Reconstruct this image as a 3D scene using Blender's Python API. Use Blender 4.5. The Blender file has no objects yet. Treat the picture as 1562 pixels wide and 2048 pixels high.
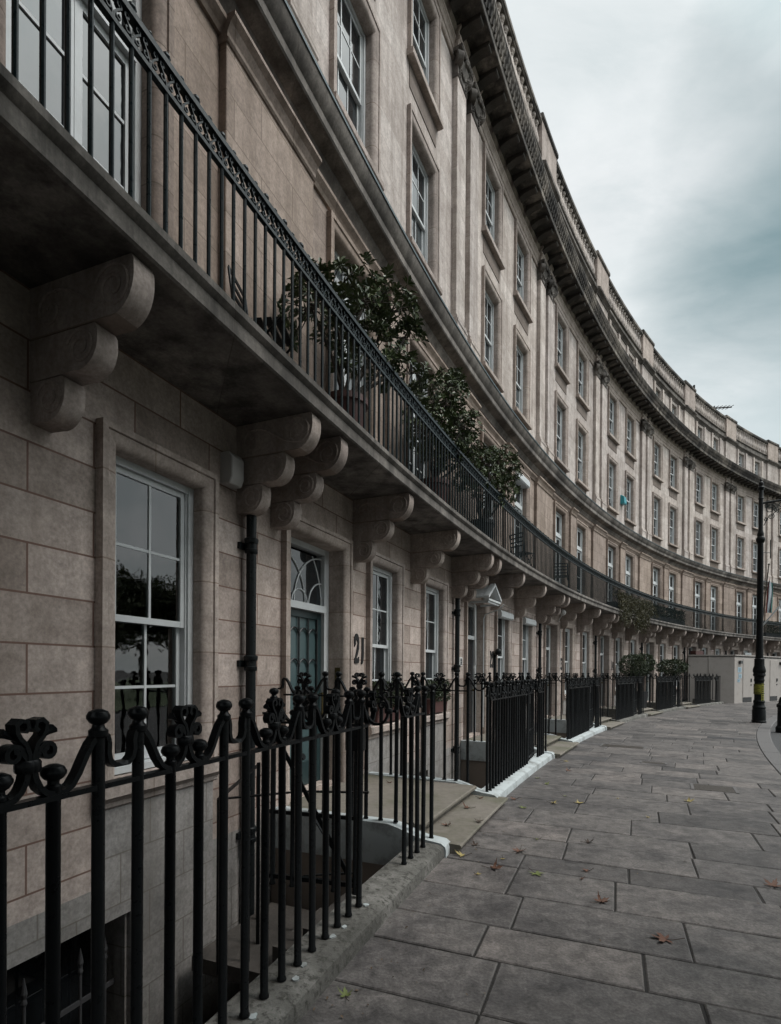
import bpy, bmesh, math, random
from mathutils import Vector, Matrix
rnd = random.Random(7)
S = bpy.context.scene
C = S.collection
PI = math.pi

# ------------------------------------------------------------------ frame of the crescent
# The terrace stands on a circle of radius RAD about (CX, CY). u runs along the front,
# d points from the front towards the middle of the circle, h is height above the pavement.
RAD, CX, CY, TH0, U00 = 71.457, 64.6366, -22.3705, 2.6190, 9.0
EYE = 1.675
BAY = 6.3
WD = -0.12            # face of the main wall


def theta(U):
    return TH0 - (U - U00) / RAD


def frame(U, d=0.0, h=0.0):
    """world matrix of the local frame at arc length U: x along the front, y into the building, z up"""
    t = theta(U)
    rr = RAD - d
    rz = math.atan2(-math.cos(t), math.sin(t))
    return Matrix.Translation((CX + rr * math.cos(t), CY + rr * math.sin(t), h)) @ Matrix.Rotation(rz, 4, 'Z')


def L(u, d, h):
    a = u / RAD
    return ((RAD - d) * math.sin(a), (RAD - d) * math.cos(a) - RAD, h)


def W(U, d, h):
    return frame(U) @ Vector((0, -d, h))


# ------------------------------------------------------------------ materials
def new_mat(name):
    m = bpy.data.materials.new(name)
    m.use_nodes = True
    nt = m.node_tree
    nt.nodes.clear()
    out = nt.nodes.new('ShaderNodeOutputMaterial')
    b = nt.nodes.new('ShaderNodeBsdfPrincipled')
    nt.links.new(b.outputs[0], out.inputs[0])
    return m, nt, b


def N(nt, t, **kw):
    n = nt.nodes.new(t)
    for k, v in kw.items():
        if k in n.inputs:
            n.inputs[k].default_value = v
        else:
            setattr(n, k, v)
    return n


def rgb(c):
    return (c[0], c[1], c[2], 1)


def mixc(nt, fac, a, b, blend='MIX'):
    n = nt.nodes.new('ShaderNodeMix')
    n.data_type = 'RGBA'
    n.blend_type = blend
    for sock, v in ((n.inputs[0], fac), (n.inputs[6], a), (n.inputs[7], b)):
        if hasattr(v, 'is_linked') or hasattr(v, 'links'):
            nt.links.new(v, sock)
        elif isinstance(v, (int, float)):
            sock.default_value = v
        else:
            sock.default_value = rgb(v)
    return n.outputs[2]


def ramp(nt, fac, stops):
    n = nt.nodes.new('ShaderNodeValToRGB')
    e = n.color_ramp.elements
    while len(e) < len(stops):
        e.new(0.5)
    for i, (p, c) in enumerate(stops):
        e[i].position = p
        e[i].color = rgb(c) if not isinstance(c, (int, float)) else (c, c, c, 1)
    nt.links.new(fac, n.inputs[0])
    return n.outputs[0]


def noise(nt, vec, scale, detail=5, rough=0.6, dist=0.0):
    n = N(nt, 'ShaderNodeTexNoise', Scale=scale, Detail=detail, Roughness=rough, Distortion=dist)
    if vec is not None:
        nt.links.new(vec, n.inputs['Vector'])
    return n.outputs['Fac']


def bump(nt, b, height, strength, dist=0.01):
    n = N(nt, 'ShaderNodeBump', Strength=strength, Distance=dist)
    nt.links.new(height, n.inputs['Height'])
    nt.links.new(n.outputs[0], b.inputs['Normal'])


def mapping(nt, vec, scale):
    n = N(nt, 'ShaderNodeMapping')
    n.inputs['Scale'].default_value = scale
    nt.links.new(vec, n.inputs['Vector'])
    return n.outputs[0]


def simple(name, col, rough=0.5, metal=0.0, var=0.0, spec=0.5, vs=8.0, bmp=0.0, coat=0.0):
    m, nt, b = new_mat(name)
    b.inputs['Roughness'].default_value = rough
    b.inputs['Metallic'].default_value = metal
    b.inputs['Specular IOR Level'].default_value = spec
    b.inputs['Coat Weight'].default_value = coat
    if var or bmp:
        g = N(nt, 'ShaderNodeNewGeometry')
        f = noise(nt, g.outputs['Position'], vs, 6)
        c = mixc(nt, f, [x * (1 - var) for x in col], [min(1, x * (1 + var)) for x in col])
        nt.links.new(c, b.inputs['Base Color'])
        if bmp:
            bump(nt, b, noise(nt, g.outputs['Position'], vs * 6, 4), bmp)
    else:
        b.inputs['Base Color'].default_value = rgb(col)
    return m


def stone(name, base, alt, joint, bw, bh, jw=0.008, jstr=1.0, soot=0.25, soot_col=(0.09, 0.075, 0.065), streak=0.35, use_brick=True, soot_lo=0.5, bmp=0.25):
    """ashlar: joints laid on the (u, h) uv, stains and streaks from world position"""
    m, nt, b = new_mat(name)
    g = N(nt, 'ShaderNodeNewGeometry')
    P = g.outputs['Position']
    uv = N(nt, 'ShaderNodeUVMap').outputs[0]
    n1 = noise(nt, P, 0.9, 6, 0.65)
    n2 = noise(nt, P, 6.0, 8, 0.7)
    n3 = noise(nt, P, 38.0, 5, 0.7)
    if use_brick:
        br = N(nt, 'ShaderNodeTexBrick', offset=0.43, squash=1.0)
        br.inputs['Scale'].default_value = 1.0
        br.inputs['Mortar Size'].default_value = jw
        br.inputs['Mortar Smooth'].default_value = 0.15
        br.inputs['Bias'].default_value = 0.0
        br.inputs['Brick Width'].default_value = bw
        br.inputs['Row Height'].default_value = bh
        br.inputs['Color1'].default_value = (0, 0, 0, 1)
        br.inputs['Color2'].default_value = (1, 1, 1, 1)
        br.inputs['Mortar'].default_value = (0.5, 0.5, 0.5, 1)
        nt.links.new(uv, br.inputs['Vector'])
        c = mixc(nt, br.outputs['Color'], base, alt)
    else:
        c = mixc(nt, n1, base, alt)
    c = mixc(nt, ramp(nt, n2, [(0.3, 0.78), (0.7, 1.12)]), (0, 0, 0), c, 'MULTIPLY') if False else c
    # grain
    gr = ramp(nt, n3, [(0.35, (0.72, 0.72, 0.72)), (0.65, (1.2, 1.19, 1.18))])
    c = mixc(nt, 0.8, c, gr, 'MULTIPLY')
    mo = ramp(nt, n2, [(0.37, (0.66, 0.65, 0.64)), (0.5, (0.97, 0.97, 0.97)), (0.64, (1.2, 1.2, 1.2))])
    c = mixc(nt, 0.62, c, mo, 'MULTIPLY')
    # streaks running down the wall and sooty patches
    mp = mapping(nt, P, (3.5, 3.5, 0.28))
    st = noise(nt, mp, 1.0, 6, 0.7)
    sm = ramp(nt, st, [(0.44, 0.0), (0.66, 1.0)])
    s1 = N(nt, 'ShaderNodeMath', operation='MULTIPLY')
    nt.links.new(sm, s1.inputs[0])
    s1.inputs[1].default_value = streak
    c = mixc(nt, s1.outputs[0], c, soot_col)
    so = ramp(nt, n1, [(soot_lo, 0.0), (soot_lo + 0.22, 1.0)])
    s2 = N(nt, 'ShaderNodeMath', operation='MULTIPLY')
    nt.links.new(so, s2.inputs[0])
    s2.inputs[1].default_value = soot
    c = mixc(nt, s2.outputs[0], c, soot_col)
    hgt = n3
    if use_brick:
        jm = N(nt, 'ShaderNodeMath', operation='MULTIPLY')
        nt.links.new(br.outputs['Fac'], jm.inputs[0])
        jm.inputs[1].default_value = jstr
        c = mixc(nt, jm.outputs[0], c, joint)
        hh = N(nt, 'ShaderNodeMath', operation='SUBTRACT')
        nt.links.new(n2, hh.inputs[0])
        nt.links.new(br.outputs['Fac'], hh.inputs[1])
        hgt = hh.outputs[0]
    oi = N(nt, 'ShaderNodeObjectInfo')
    tv = ramp(nt, oi.outputs['Random'], [(0.0, (0.93, 0.93, 0.94)), (1.0, (1.06, 1.05, 1.03))])
    c = mixc(nt, 1.0, c, tv, 'MULTIPLY')
    nt.links.new(c, b.inputs['Base Color'])
    b.inputs['Roughness'].default_value = 0.85
    b.inputs['Specular IOR Level'].default_value = 0.25
    bump(nt, b, hgt, bmp, 0.006)
    return m


M = {}
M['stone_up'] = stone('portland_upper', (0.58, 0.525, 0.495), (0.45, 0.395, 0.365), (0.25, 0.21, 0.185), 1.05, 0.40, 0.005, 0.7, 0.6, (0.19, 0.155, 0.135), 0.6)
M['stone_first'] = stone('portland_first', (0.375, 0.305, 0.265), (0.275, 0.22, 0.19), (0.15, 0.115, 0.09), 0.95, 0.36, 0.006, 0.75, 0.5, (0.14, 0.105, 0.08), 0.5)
M['stone_gf'] = stone('portland_ground', (0.48, 0.41, 0.38), (0.29, 0.24, 0.215), (0.15, 0.09, 0.072), 0.80, 0.305, 0.007, 0.95, 0.22, (0.17, 0.135, 0.11), 0.3)
M['stone_trim'] = stone('portland_trim', (0.46, 0.395, 0.36), (0.38, 0.32, 0.29), (0.2, 0.15, 0.12), 5.0, 0.61, 0.006, 0.7, 0.5, (0.14, 0.115, 0.098), 0.5)
M['stone_soot'] = stone('portland_sooty', (0.27, 0.245, 0.225), (0.21, 0.19, 0.175), (0.1, 0.08, 0.07), 0.9, 3.0, 0.006, 0.5, 0.85, (0.045, 0.04, 0.037), 0.7, True, 0.42, 0.6)
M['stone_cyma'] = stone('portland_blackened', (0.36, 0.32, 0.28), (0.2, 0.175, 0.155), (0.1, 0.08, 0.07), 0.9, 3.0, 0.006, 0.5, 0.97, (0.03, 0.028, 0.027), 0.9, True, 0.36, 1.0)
M['stone_dark'] = stone('portland_blackened_soffit', (0.11, 0.098, 0.088), (0.08, 0.072, 0.066), (0.08, 0.07, 0.06), 0.9, 3.0, 0.006, 0.5, 0.7, (0.04, 0.036, 0.033), 0.5, True, 0.42, 0.4)  # sooty Portland, darkened further for shade under the cornice and in the area
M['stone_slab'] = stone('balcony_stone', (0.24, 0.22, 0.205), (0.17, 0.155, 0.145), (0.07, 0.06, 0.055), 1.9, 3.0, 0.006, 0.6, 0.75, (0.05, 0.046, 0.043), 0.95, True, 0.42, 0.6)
M['stone_apron'] = stone('apron_stone', (0.315, 0.30, 0.29), (0.26, 0.25, 0.245), (0.13, 0.115, 0.1), 0.62, 0.36, 0.006, 0.7, 0.4, (0.13, 0.12, 0.11), 0.45)
M['stone_brown'] = stone('stained_panel', (0.20, 0.165, 0.145), (0.16, 0.13, 0.112), (0.1, 0.08, 0.07), 2, 2, 0.004, 0.4, 0.5, (0.08, 0.06, 0.05), 0.4)


def mossy_mat():
    m, nt, b = new_mat('mossy_coping')
    g = N(nt, 'ShaderNodeNewGeometry')
    P = g.outputs['Position']
    n1 = noise(nt, P, 2.6, 9, 0.7, 0.0)
    n2 = noise(nt, P, 24.0, 9, 0.75, 0.0)
    n3 = noise(nt, P, 70.0, 5, 0.7)
    c = ramp(nt, n1, [(0.34, (0.06, 0.058, 0.052)), (0.52, (0.125, 0.12, 0.11)), (0.70, (0.25, 0.24, 0.225))])
    c = mixc(nt, ramp(nt, n2, [(0.5, 0.0), (0.6, 0.85)]), c, (0.035, 0.034, 0.028))
    c = mixc(nt, ramp(nt, n3, [(0.62, 0.0), (0.74, 0.4)]), c, (0.34, 0.34, 0.32))
    nt.links.new(c, b.inputs['Base Color'])
    b.inputs['Roughness'].default_value = 0.9
    bump(nt, b, n2, 0.9, 0.012)
    return m


M['mossy'] = mossy_mat()
M['render'] = simple('brown_render', (0.2, 0.165, 0.14), 0.9, var=0.3, vs=3, bmp=0.2)


def painted(name, col, dirt=(0.16, 0.15, 0.14), amt=0.5, rough=0.55):
    m, nt, b = new_mat(name)
    g = N(nt, 'ShaderNodeNewGeometry')
    n1 = noise(nt, g.outputs['Position'], 3.5, 8, 0.7)
    f = ramp(nt, n1, [(0.48, 0.0), (0.70, amt)])
    c = mixc(nt, f, col, dirt)
    nt.links.new(c, b.inputs['Base Color'])
    b.inputs['Roughness'].default_value = rough
    bump(nt, b, noise(nt, g.outputs['Position'], 25, 5), 0.25, 0.004)
    return m


M['white'] = painted('white_gloss_paint', (0.52, 0.54, 0.55), (0.30, 0.30, 0.30), 0.35, 0.4)
M['coping'] = painted('white_masonry_paint', (0.40, 0.435, 0.445), (0.13, 0.13, 0.12), 0.85, 0.7)
M['hut'] = painted('hoarding_paint', (0.25, 0.226, 0.21), (0.17, 0.15, 0.135), 0.5, 0.6)  # side tone: the hoarding paint darkened to stand in for shade
M['hut_front'] = painted('hoarding_front_paint', (0.33, 0.30, 0.28), (0.22, 0.2, 0.18), 0.45, 0.6)  # front tone: the same paint made lighter as the lit face


def iron_mat(name, col, rough):
    m, nt, b = new_mat(name)
    g = N(nt, 'ShaderNodeNewGeometry')
    n1 = noise(nt, g.outputs['Position'], 14, 6, 0.7)
    c = mixc(nt, n1, [x * 0.6 for x in col], [x * 1.5 for x in col])
    nt.links.new(c, b.inputs['Base Color'])
    r = ramp(nt, noise(nt, g.outputs['Position'], 30, 4), [(0.3, rough * 0.75), (0.7, rough * 1.5)])
    nt.links.new(r, b.inputs['Roughness'])
    b.inputs['Specular IOR Level'].default_value = 0.17
    bump(nt, b, noise(nt, g.outputs['Position'], 55, 4), 0.35, 0.003)
    return m


M['iron'] = iron_mat('black_iron_paint', (0.0042, 0.005, 0.0058), 0.3)
M['iron_teal'] = iron_mat('dark_teal_iron_paint', (0.009, 0.016, 0.0185), 0.3)
M['pipe'] = iron_mat('pipe_paint', (0.010, 0.012, 0.013), 0.3)
M['lead'] = simple('lead_flashing', (0.06, 0.085, 0.095), 0.5, 0.3, 0.4)
M['slate'] = simple('roof_slate', (0.05, 0.05, 0.055), 0.7, var=0.4)
M['teal'] = simple('teal_door_paint', (0.016, 0.034, 0.037), 0.4, var=0.2)
M['teal_pane'] = simple('teal_frosted_pane', (0.055, 0.09, 0.095), 0.3, var=0.15)
M['dark_door'] = simple('dark_door_paint', (0.015, 0.016, 0.018), 0.25, var=0.2)
M['brass'] = simple('old_brass', (0.10, 0.075, 0.03), 0.35, 0.8, 0.3)
M['pink'] = simple('dusky_red_planter', (0.085, 0.036, 0.032), 0.75, var=0.35, bmp=0.2)
M['terracotta'] = simple('dark_red_pot', (0.06, 0.02, 0.017), 0.6, var=0.3)
M['black_pot'] = simple('black_planter', (0.018, 0.018, 0.02), 0.5, var=0.2)
M['alarm'] = simple('alarm_white_plastic', (0.5, 0.49, 0.48), 0.4, var=0.08)
M['alarm_teal'] = simple('alarm_teal_plastic', (0.02, 0.25, 0.30), 0.35)
M['dark'] = simple('dark_inside', (0.006, 0.006, 0.007), 0.9)
M['curtain'] = simple('grey_curtain', (0.16, 0.165, 0.17), 0.9, var=0.4, vs=20)
M['net'] = simple('pale_blind', (0.50, 0.53, 0.54), 0.9, var=0.3, vs=6)
M['notice'] = simple('notice_paper', (0.30, 0.42, 0.50), 0.6, var=0.3, vs=40)
M['yellow'] = simple('yellow_notice', (0.22, 0.21, 0.02), 0.5, var=0.15, vs=20)
M['red_flag'] = simple('red_cloth', (0.22, 0.02, 0.02), 0.8)
M['white_cloth'] = simple('white_cloth', (0.42, 0.46, 0.50), 0.8)
M['green_flag'] = simple('green_cloth', (0.02, 0.11, 0.10), 0.8)
M['bark'] = simple('bark', (0.05, 0.04, 0.032), 0.9, var=0.4, vs=20, bmp=0.4)
M['moss_step'] = None


def glass_mat(name, wave=0.5, base=(0.012, 0.014, 0.016), clear=False):
    m, nt, b = new_mat(name)
    g = N(nt, 'ShaderNodeNewGeometry')
    oi = N(nt, 'ShaderNodeObjectInfo')
    # some panes have a pale blind or net close behind them
    nt.links.new(ramp(nt, oi.outputs['Random'], [(0.0, base), (0.55, base), (0.72, (0.03, 0.035, 0.038)), (1.0, (0.10, 0.115, 0.12))]), b.inputs['Base Color'])
    b.inputs['Roughness'].default_value = 0.02
    b.inputs['Specular IOR Level'].default_value = 0.7
    b.inputs['IOR'].default_value = 1.6
    bn = N(nt, 'ShaderNodeBump', Strength=wave, Distance=0.02)
    nt.links.new(noise(nt, g.outputs['Position'], 5.0, 2, 0.5), bn.inputs['Height'])
    nt.links.new(bn.outputs[0], b.inputs['Normal'])
    if clear:
        out = [n for n in nt.nodes if n.type == 'OUTPUT_MATERIAL'][0]
        tr = N(nt, 'ShaderNodeBsdfTransparent')
        tr.inputs[0].default_value = (0.8, 0.86, 0.87, 1)
        gl = N(nt, 'ShaderNodeBsdfGlossy', Roughness=0.02)
        nt.links.new(bn.outputs[0], gl.inputs['Normal'])
        fr = N(nt, 'ShaderNodeFresnel', IOR=2.3)
        nt.links.new(bn.outputs[0], fr.inputs['Normal'])
        mx = N(nt, 'ShaderNodeMixShader')
        nt.links.new(fr.outputs[0], mx.inputs[0])
        nt.links.new(tr.outputs[0], mx.inputs[1])
        nt.links.new(gl.outputs[0], mx.inputs[2])
        nt.links.new(mx.outputs[0], out.inputs[0])
    return m


M['glass'] = glass_mat('old_window_glass', 0.07)
M['glass_clear'] = glass_mat('clear_window_glass', 0.05, clear=True)


def leaf_mat(name, c1, c2, rough=0.45, trans=0.15):
    m, nt, b = new_mat(name)
    g = N(nt, 'ShaderNodeNewGeometry')
    c = mixc(nt, g.outputs['Random Per Island'], c1, c2)
    nt.links.new(c, b.inputs['Base Color'])
    b.inputs['Roughness'].default_value = rough
    b.inputs['Specular IOR Level'].default_value = 0.4
    return m


M['leaf'] = leaf_mat('evergreen_leaf', (0.026, 0.046, 0.017), (0.08, 0.105, 0.035))
M['box'] = leaf_mat('box_leaf', (0.014, 0.026, 0.011), (0.04, 0.055, 0.02))
M['ivy'] = leaf_mat('trailing_leaf', (0.03, 0.032, 0.014), (0.085, 0.075, 0.03))
M['tree'] = leaf_mat('garden_tree_leaf', (0.02, 0.03, 0.012), (0.05, 0.06, 0.02), 0.7)


def paving_mat():
    m, nt, b = new_mat('york_stone_paving')
    g = N(nt, 'ShaderNodeNewGeometry')
    P = g.outputs['Position']
    r = g.outputs['Random Per Island']
    c = ramp(nt, r, [(0.0, (0.070, 0.065, 0.064)), (0.25, (0.098, 0.090, 0.088)), (0.7, (0.120, 0.110, 0.106)), (0.92, (0.150, 0.134, 0.127)), (1.0, (0.052, 0.051, 0.054))])
    n1 = noise(nt, P, 1.7, 8, 0.7)
    n2 = noise(nt, P, 9.0, 8, 0.72, 0.4)
    n3 = noise(nt, P, 55.0, 5, 0.7)
    c = mixc(nt, 1.0, c, ramp(nt, n1, [(0.36, (0.58, 0.58, 0.60)), (0.5, (0.98, 0.98, 0.98)), (0.66, (1.26, 1.24, 1.22))]), 'MULTIPLY')
    c = mixc(nt, 1.0, c, ramp(nt, n2, [(0.37, (0.62, 0.62, 0.62)), (0.63, (1.26, 1.26, 1.26))]), 'MULTIPLY')
    c = mixc(nt, 1.0, c, ramp(nt, n3, [(0.36, (0.70, 0.70, 0.70)), (0.64, (1.22, 1.22, 1.22))]), 'MULTIPLY')
    v = N(nt, 'ShaderNodeTexVoronoi', Scale=11.0)
    nt.links.new(P, v.inputs['Vector'])
    sp = ramp(nt, v.outputs['Distance'], [(0.035, 1.0), (0.075, 0.0)])
    pick = ramp(nt, v.outputs['Color'], [(0.72, 0.0), (0.76, 0.8)])
    ml = N(nt, 'ShaderNodeMath', operation='MULTIPLY')
    nt.links.new(sp, ml.inputs[0])
    nt.links.new(pick, ml.inputs[1])
    c = mixc(nt, ml.outputs[0], c, (0.035, 0.03, 0.028))
    nt.links.new(c, b.inputs['Base Color'])
    nt.links.new(ramp(nt, n1, [(0.3, 0.5), (0.7, 0.8)]), b.inputs['Roughness'])
    b.inputs['Specular IOR Level'].default_value = 0.35
    ad = N(nt, 'ShaderNodeMath', operation='ADD')
    nt.links.new(n2, ad.inputs[0])
    nt.links.new(n3, ad.inputs[1])
    bump(nt, b, ad.outputs[0], 0.45, 0.006)
    return m


M['paving'] = paving_mat()
M['joint'] = simple('joint_dirt', (0.022, 0.02, 0.019), 0.95, var=0.3, bmp=0.3)
M['kerb'] = simple('granite_kerb', (0.10, 0.095, 0.095), 0.75, var=0.3, vs=30, bmp=0.3)
M['asphalt'] = simple('asphalt', (0.045, 0.045, 0.047), 0.85, var=0.3, vs=40, bmp=0.5)
M['grass'] = simple('grass_green', (0.04, 0.06, 0.02), 0.9, var=0.5, vs=3)
M['cover'] = simple('iron_cover', (0.05, 0.042, 0.036), 0.6, 0.3, var=0.4, vs=20, bmp=0.6)


def step_mat():
    m, nt, b = new_mat('mossy_york_step')
    g = N(nt, 'ShaderNodeNewGeometry')
    P = g.outputs['Position']
    n1 = noise(nt, P, 1.3, 8, 0.7)
    c = ramp(nt, n1, [(0.33, (0.19, 0.168, 0.148)), (0.50, (0.155, 0.138, 0.115)), (0.64, (0.10, 0.098, 0.066))])
    n2 = noise(nt, P, 14, 8, 0.7)
    c = mixc(nt, 1.0, c, ramp(nt, n2, [(0.3, (0.75, 0.75, 0.75)), (0.7, (1.15, 1.15, 1.15))]), 'MULTIPLY')
    nt.links.new(c, b.inputs['Base Color'])
    b.inputs['Roughness'].default_value = 0.8
    bump(nt, b, n2, 0.3, 0.006)
    return m


M['step'] = step_mat()


# ------------------------------------------------------------------ mesh builder
class MB:
    def __init__(s):
        s.v, s.f, s.uv, s.mi = [], [], [], []
        s.cur = 0

    def face(s, pts, uvs=None):
        i = len(s.v)
        s.v += [tuple(p) for p in pts]
        s.f.append(tuple(range(i, i + len(pts))))
        s.uv += uvs if uvs else [(0.0, 0.0)] * len(pts)
        s.mi.append(s.cur)

    def quadU(s, a, b, c, d):
        """four (u,d,h) points"""
        s.face([L(*p) for p in (a, b, c, d)], [(p[0] + p[1], p[2]) for p in (a, b, c, d)])

    def mesh_add(s, verts, faces, uvs=None):
        i = len(s.v)
        s.v += verts
        for f in faces:
            s.f.append(tuple(i + k for k in f))
            s.uv += [uvs[k] for k in f] if uvs else [(verts[k][0], verts[k][2]) for k in f]
            s.mi.append(s.cur)

    def sweep(s, prof, u0, u1, n=None, L=L, caps=True):
        """closed (d,h) profile swept along the curve"""
        if n is None:
            n = max(1, int(abs(u1 - u0) / 0.55))
        k = len(prof)
        vs, uvs, fs = [], [], []
        for i in range(n + 1):
            u = u0 + (u1 - u0) * i / n
            for (d, h) in prof:
                vs.append(L(u, d, h))
                uvs.append((u + d, h))
        for i in range(n):
            for j in range(k):
                a, b = i * k + j, i * k + (j + 1) % k
                fs.append((a, b, b + k, a + k))
        if caps:
            fs.append(tuple(range(k - 1, -1, -1)))
            fs.append(tuple(n * k + j for j in range(k)))
        s.mesh_add(vs, fs, uvs)

    def box(s, u0, u1, d0, d1, h0, h1, n=None):
        s.sweep([(d0, h0), (d1, h0), (d1, h1), (d0, h1)], u0, u1, n)

    def prism_uh(s, out, d0, d1):
        k = len(out)
        vs = [L(u, d0, h) for u, h in out] + [L(u, d1, h) for u, h in out]
        uvs = [(u + d0, h) for u, h in out] + [(u + d1, h) for u, h in out]
        fs = [tuple(range(k)), tuple(range(2 * k - 1, k - 1, -1))]
        fs += [(j, (j + 1) % k, k + (j + 1) % k, k + j) for j in range(k)]
        s.mesh_add(vs, fs, uvs)

    def prism_dh(s, out, u0, u1):
        s.sweep(out, u0, u1, 1)

    def tube(s, pts, r, n=8, closed=False, radii=None):
        pts = [Vector(p) for p in pts]
        m = len(pts)
        vs, fs = [], []
        prev = None
        for i, p in enumerate(pts):
            if closed:
                t = pts[(i + 1) % m] - pts[i - 1]
            else:
                t = pts[min(i + 1, m - 1)] - pts[max(i - 1, 0)]
            if t.length < 1e-9:
                t = Vector((0, 0, 1))
            t.normalize()
            if prev is None:
                a = Vector((0, 0, 1)) if abs(t.z) < 0.9 else Vector((1, 0, 0))
                x = t.cross(a).normalized()
            else:
                x = (prev - t * prev.dot(t))
                x = x.normalized() if x.length > 1e-6 else t.orthogonal().normalized()
            prev = x
            y = t.cross(x)
            rr = radii[i] if radii else r
            for j in range(n):
                a = 2 * PI * j / n
                vs.append(tuple(p + (x * math.cos(a) + y * math.sin(a)) * rr))
        for i in range(m if closed else m - 1):
            for j in range(n):
                a, b = i * n + j, i * n + (j + 1) % n
                i2 = (i + 1) % m
                fs.append((a, b, i2 * n + (j + 1) % n, i2 * n + j))
        if not closed:
            fs.append(tuple(range(n - 1, -1, -1)))
            fs.append(tuple((m - 1) * n + j for j in range(n)))
        s.mesh_add(vs, fs)

    def ribbon(s, pts, wdir, w, t):
        """flat bar of width w (along wdir) and thickness t along pts"""
        pts = [Vector(p) for p in pts]
        wd = Vector(wdir).normalized()
        vs, fs = [], []
        m = len(pts)
        for i, p in enumerate(pts):
            tg = pts[min(i + 1, m - 1)] - pts[max(i - 1, 0)]
            nn = tg.cross(wd)
            nn = nn.normalized() if nn.length > 1e-9 else Vector((0, 0, 1))
            for a, b in ((-1, -1), (1, -1), (1, 1), (-1, 1)):
                vs.append(tuple(p + wd * (a * w / 2) + nn * (b * t / 2)))
        for i in range(m - 1):
            for j in range(4):
                a, b = i * 4 + j, i * 4 + (j + 1) % 4
                fs.append((a, b, b + 4, a + 4))
        fs.append((3, 2, 1, 0))
        e = (m - 1) * 4
        fs.append((e, e + 1, e + 2, e + 3))
        s.mesh_add(vs, fs)

    def lathe(s, c, prof, n=12):
        """prof: (r, z) pairs up the axis at c=(x,y,z)"""
        vs, fs = [], []
        k = len(prof)
        for (r, z) in prof:
            for j in range(n):
                a = 2 * PI * j / n
                vs.append((c[0] + r * math.cos(a), c[1] + r * math.sin(a), c[2] + z))
        for i in range(k - 1):
            for j in range(n):
                a, b = i * n + j, i * n + (j + 1) % n
                fs.append((a, b, b + n, a + n))
        fs.append(tuple(range(n - 1, -1, -1)))
        fs.append(tuple((k - 1) * n + j for j in range(n)))
        s.mesh_add(vs, fs)

    def ball(s, c, r, n=10, sz=1.0):
        k = max(4, n // 2)
        s.lathe(c, [(max(1e-4, r * math.sin(PI * i / k)), -r * sz * math.cos(PI * i / k)) for i in range(k + 1)], n)

    def build(s, name, mats, parent=None, smooth=None, bevel=0.0, mat_inv=None):
        me = bpy.data.meshes.new(name)
        me.from_pydata(s.v, [], s.f)
        uvl = me.uv_layers.new(name='UVMap')
        flat = [x for t in s.uv for x in t]
        uvl.data.foreach_set('uv', flat)
        if not isinstance(mats, (list, tuple)):
            mats = [mats]
        for m in mats:
            me.materials.append(m)
        if len(mats) > 1:
            me.polygons.foreach_set('material_index', s.mi)
        bm = bmesh.new()
        bm.from_mesh(me)
        bmesh.ops.remove_doubles(bm, verts=bm.verts, dist=1e-5)
        bmesh.ops.recalc_face_normals(bm, faces=bm.faces)
        if bevel:
            es = [e for e in bm.edges if len(e.link_faces) == 2 and e.calc_face_angle(0) > 0.6]
            bmesh.ops.bevel(bm, geom=es, offset=bevel, segments=1, affect='EDGES', clamp_overlap=True)
        if smooth is not None:
            for f in bm.faces:
                f.smooth = True
            for e in bm.edges:
                if len(e.link_faces) == 2 and e.calc_face_angle(0) > smooth:
                    e.smooth = False
        bm.to_mesh(me)
        bm.free()
        o = bpy.data.objects.new(name, me)
        C.objects.link(o)
        if parent is not None:
            o.parent = parent
        return o


def tag(o, label=None, cat=None, group=None, kind=None):
    if label:
        o['label'] = label
    if cat:
        o['category'] = cat
    if group:
        o['group'] = group
    if kind:
        o['kind'] = kind
    return o


def empty(name, mw, label=None, cat=None, group=None):
    o = bpy.data.objects.new(name, None)
    o.empty_display_size = 0.3
    C.objects.link(o)
    o.matrix_world = mw
    return tag(o, label, cat, group)


KIDS = {}


def kids(o):
    return list(o.children)


def copy_tree(o, parent=None, skip=()):
    c = o.copy()
    C.objects.link(c)
    if parent is not None:
        c.parent = parent
    for ch in o.children:
        if ch.name in skip:
            continue
        copy_tree(ch, c, skip)
    return c


def dup_of(o, name, parent, loc):
    c = bpy.data.objects.new(name, o.data)
    C.objects.link(c)
    c.parent = parent
    c.location = loc
    return c


# ------------------------------------------------------------------ facade pieces
def wall(mb, u0, u1, h0, h1, holes, d=WD, rev=0.32):
    us = {u0, u1}
    hs = {h0, h1}
    x = u0
    while x < u1 - 0.5:
        x += 0.5
        us.add(x)
    for (a, b, c, e) in holes:
        us |= {a, b}
        hs |= {c, e}
    us = sorted(t for t in us if u0 <= t <= u1)
    hs = sorted(t for t in hs if h0 <= t <= h1)
    us = [t for i, t in enumerate(us) if i == 0 or t - us[i - 1] > 1e-6]

    def hole(u, h):
        return any(a < u < b and c < h < e for (a, b, c, e) in holes)
    for i in range(len(us) - 1):
        for j in range(len(hs) - 1):
            a, b, c, e = us[i], us[i + 1], hs[j], hs[j + 1]
            if hole((a + b) / 2, (c + e) / 2):
                continue
            mb.quadU((a, d, c), (b, d, c), (b, d, e), (a, d, e))
    for (a, b, c, e) in holes:
        k = d - rev
        mb.quadU((a, d, c), (a, k, c), (a, k, e), (a, d, e))
        mb.quadU((b, k, c), (b, d, c), (b, d, e), (b, k, e))
        mb.quadU((a, d, e), (a, k, e), (b, k, e), (b, d, e))
        mb.quadU((a, d, c), (b, d, c), (b, k, c), (a, k, c))


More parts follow.
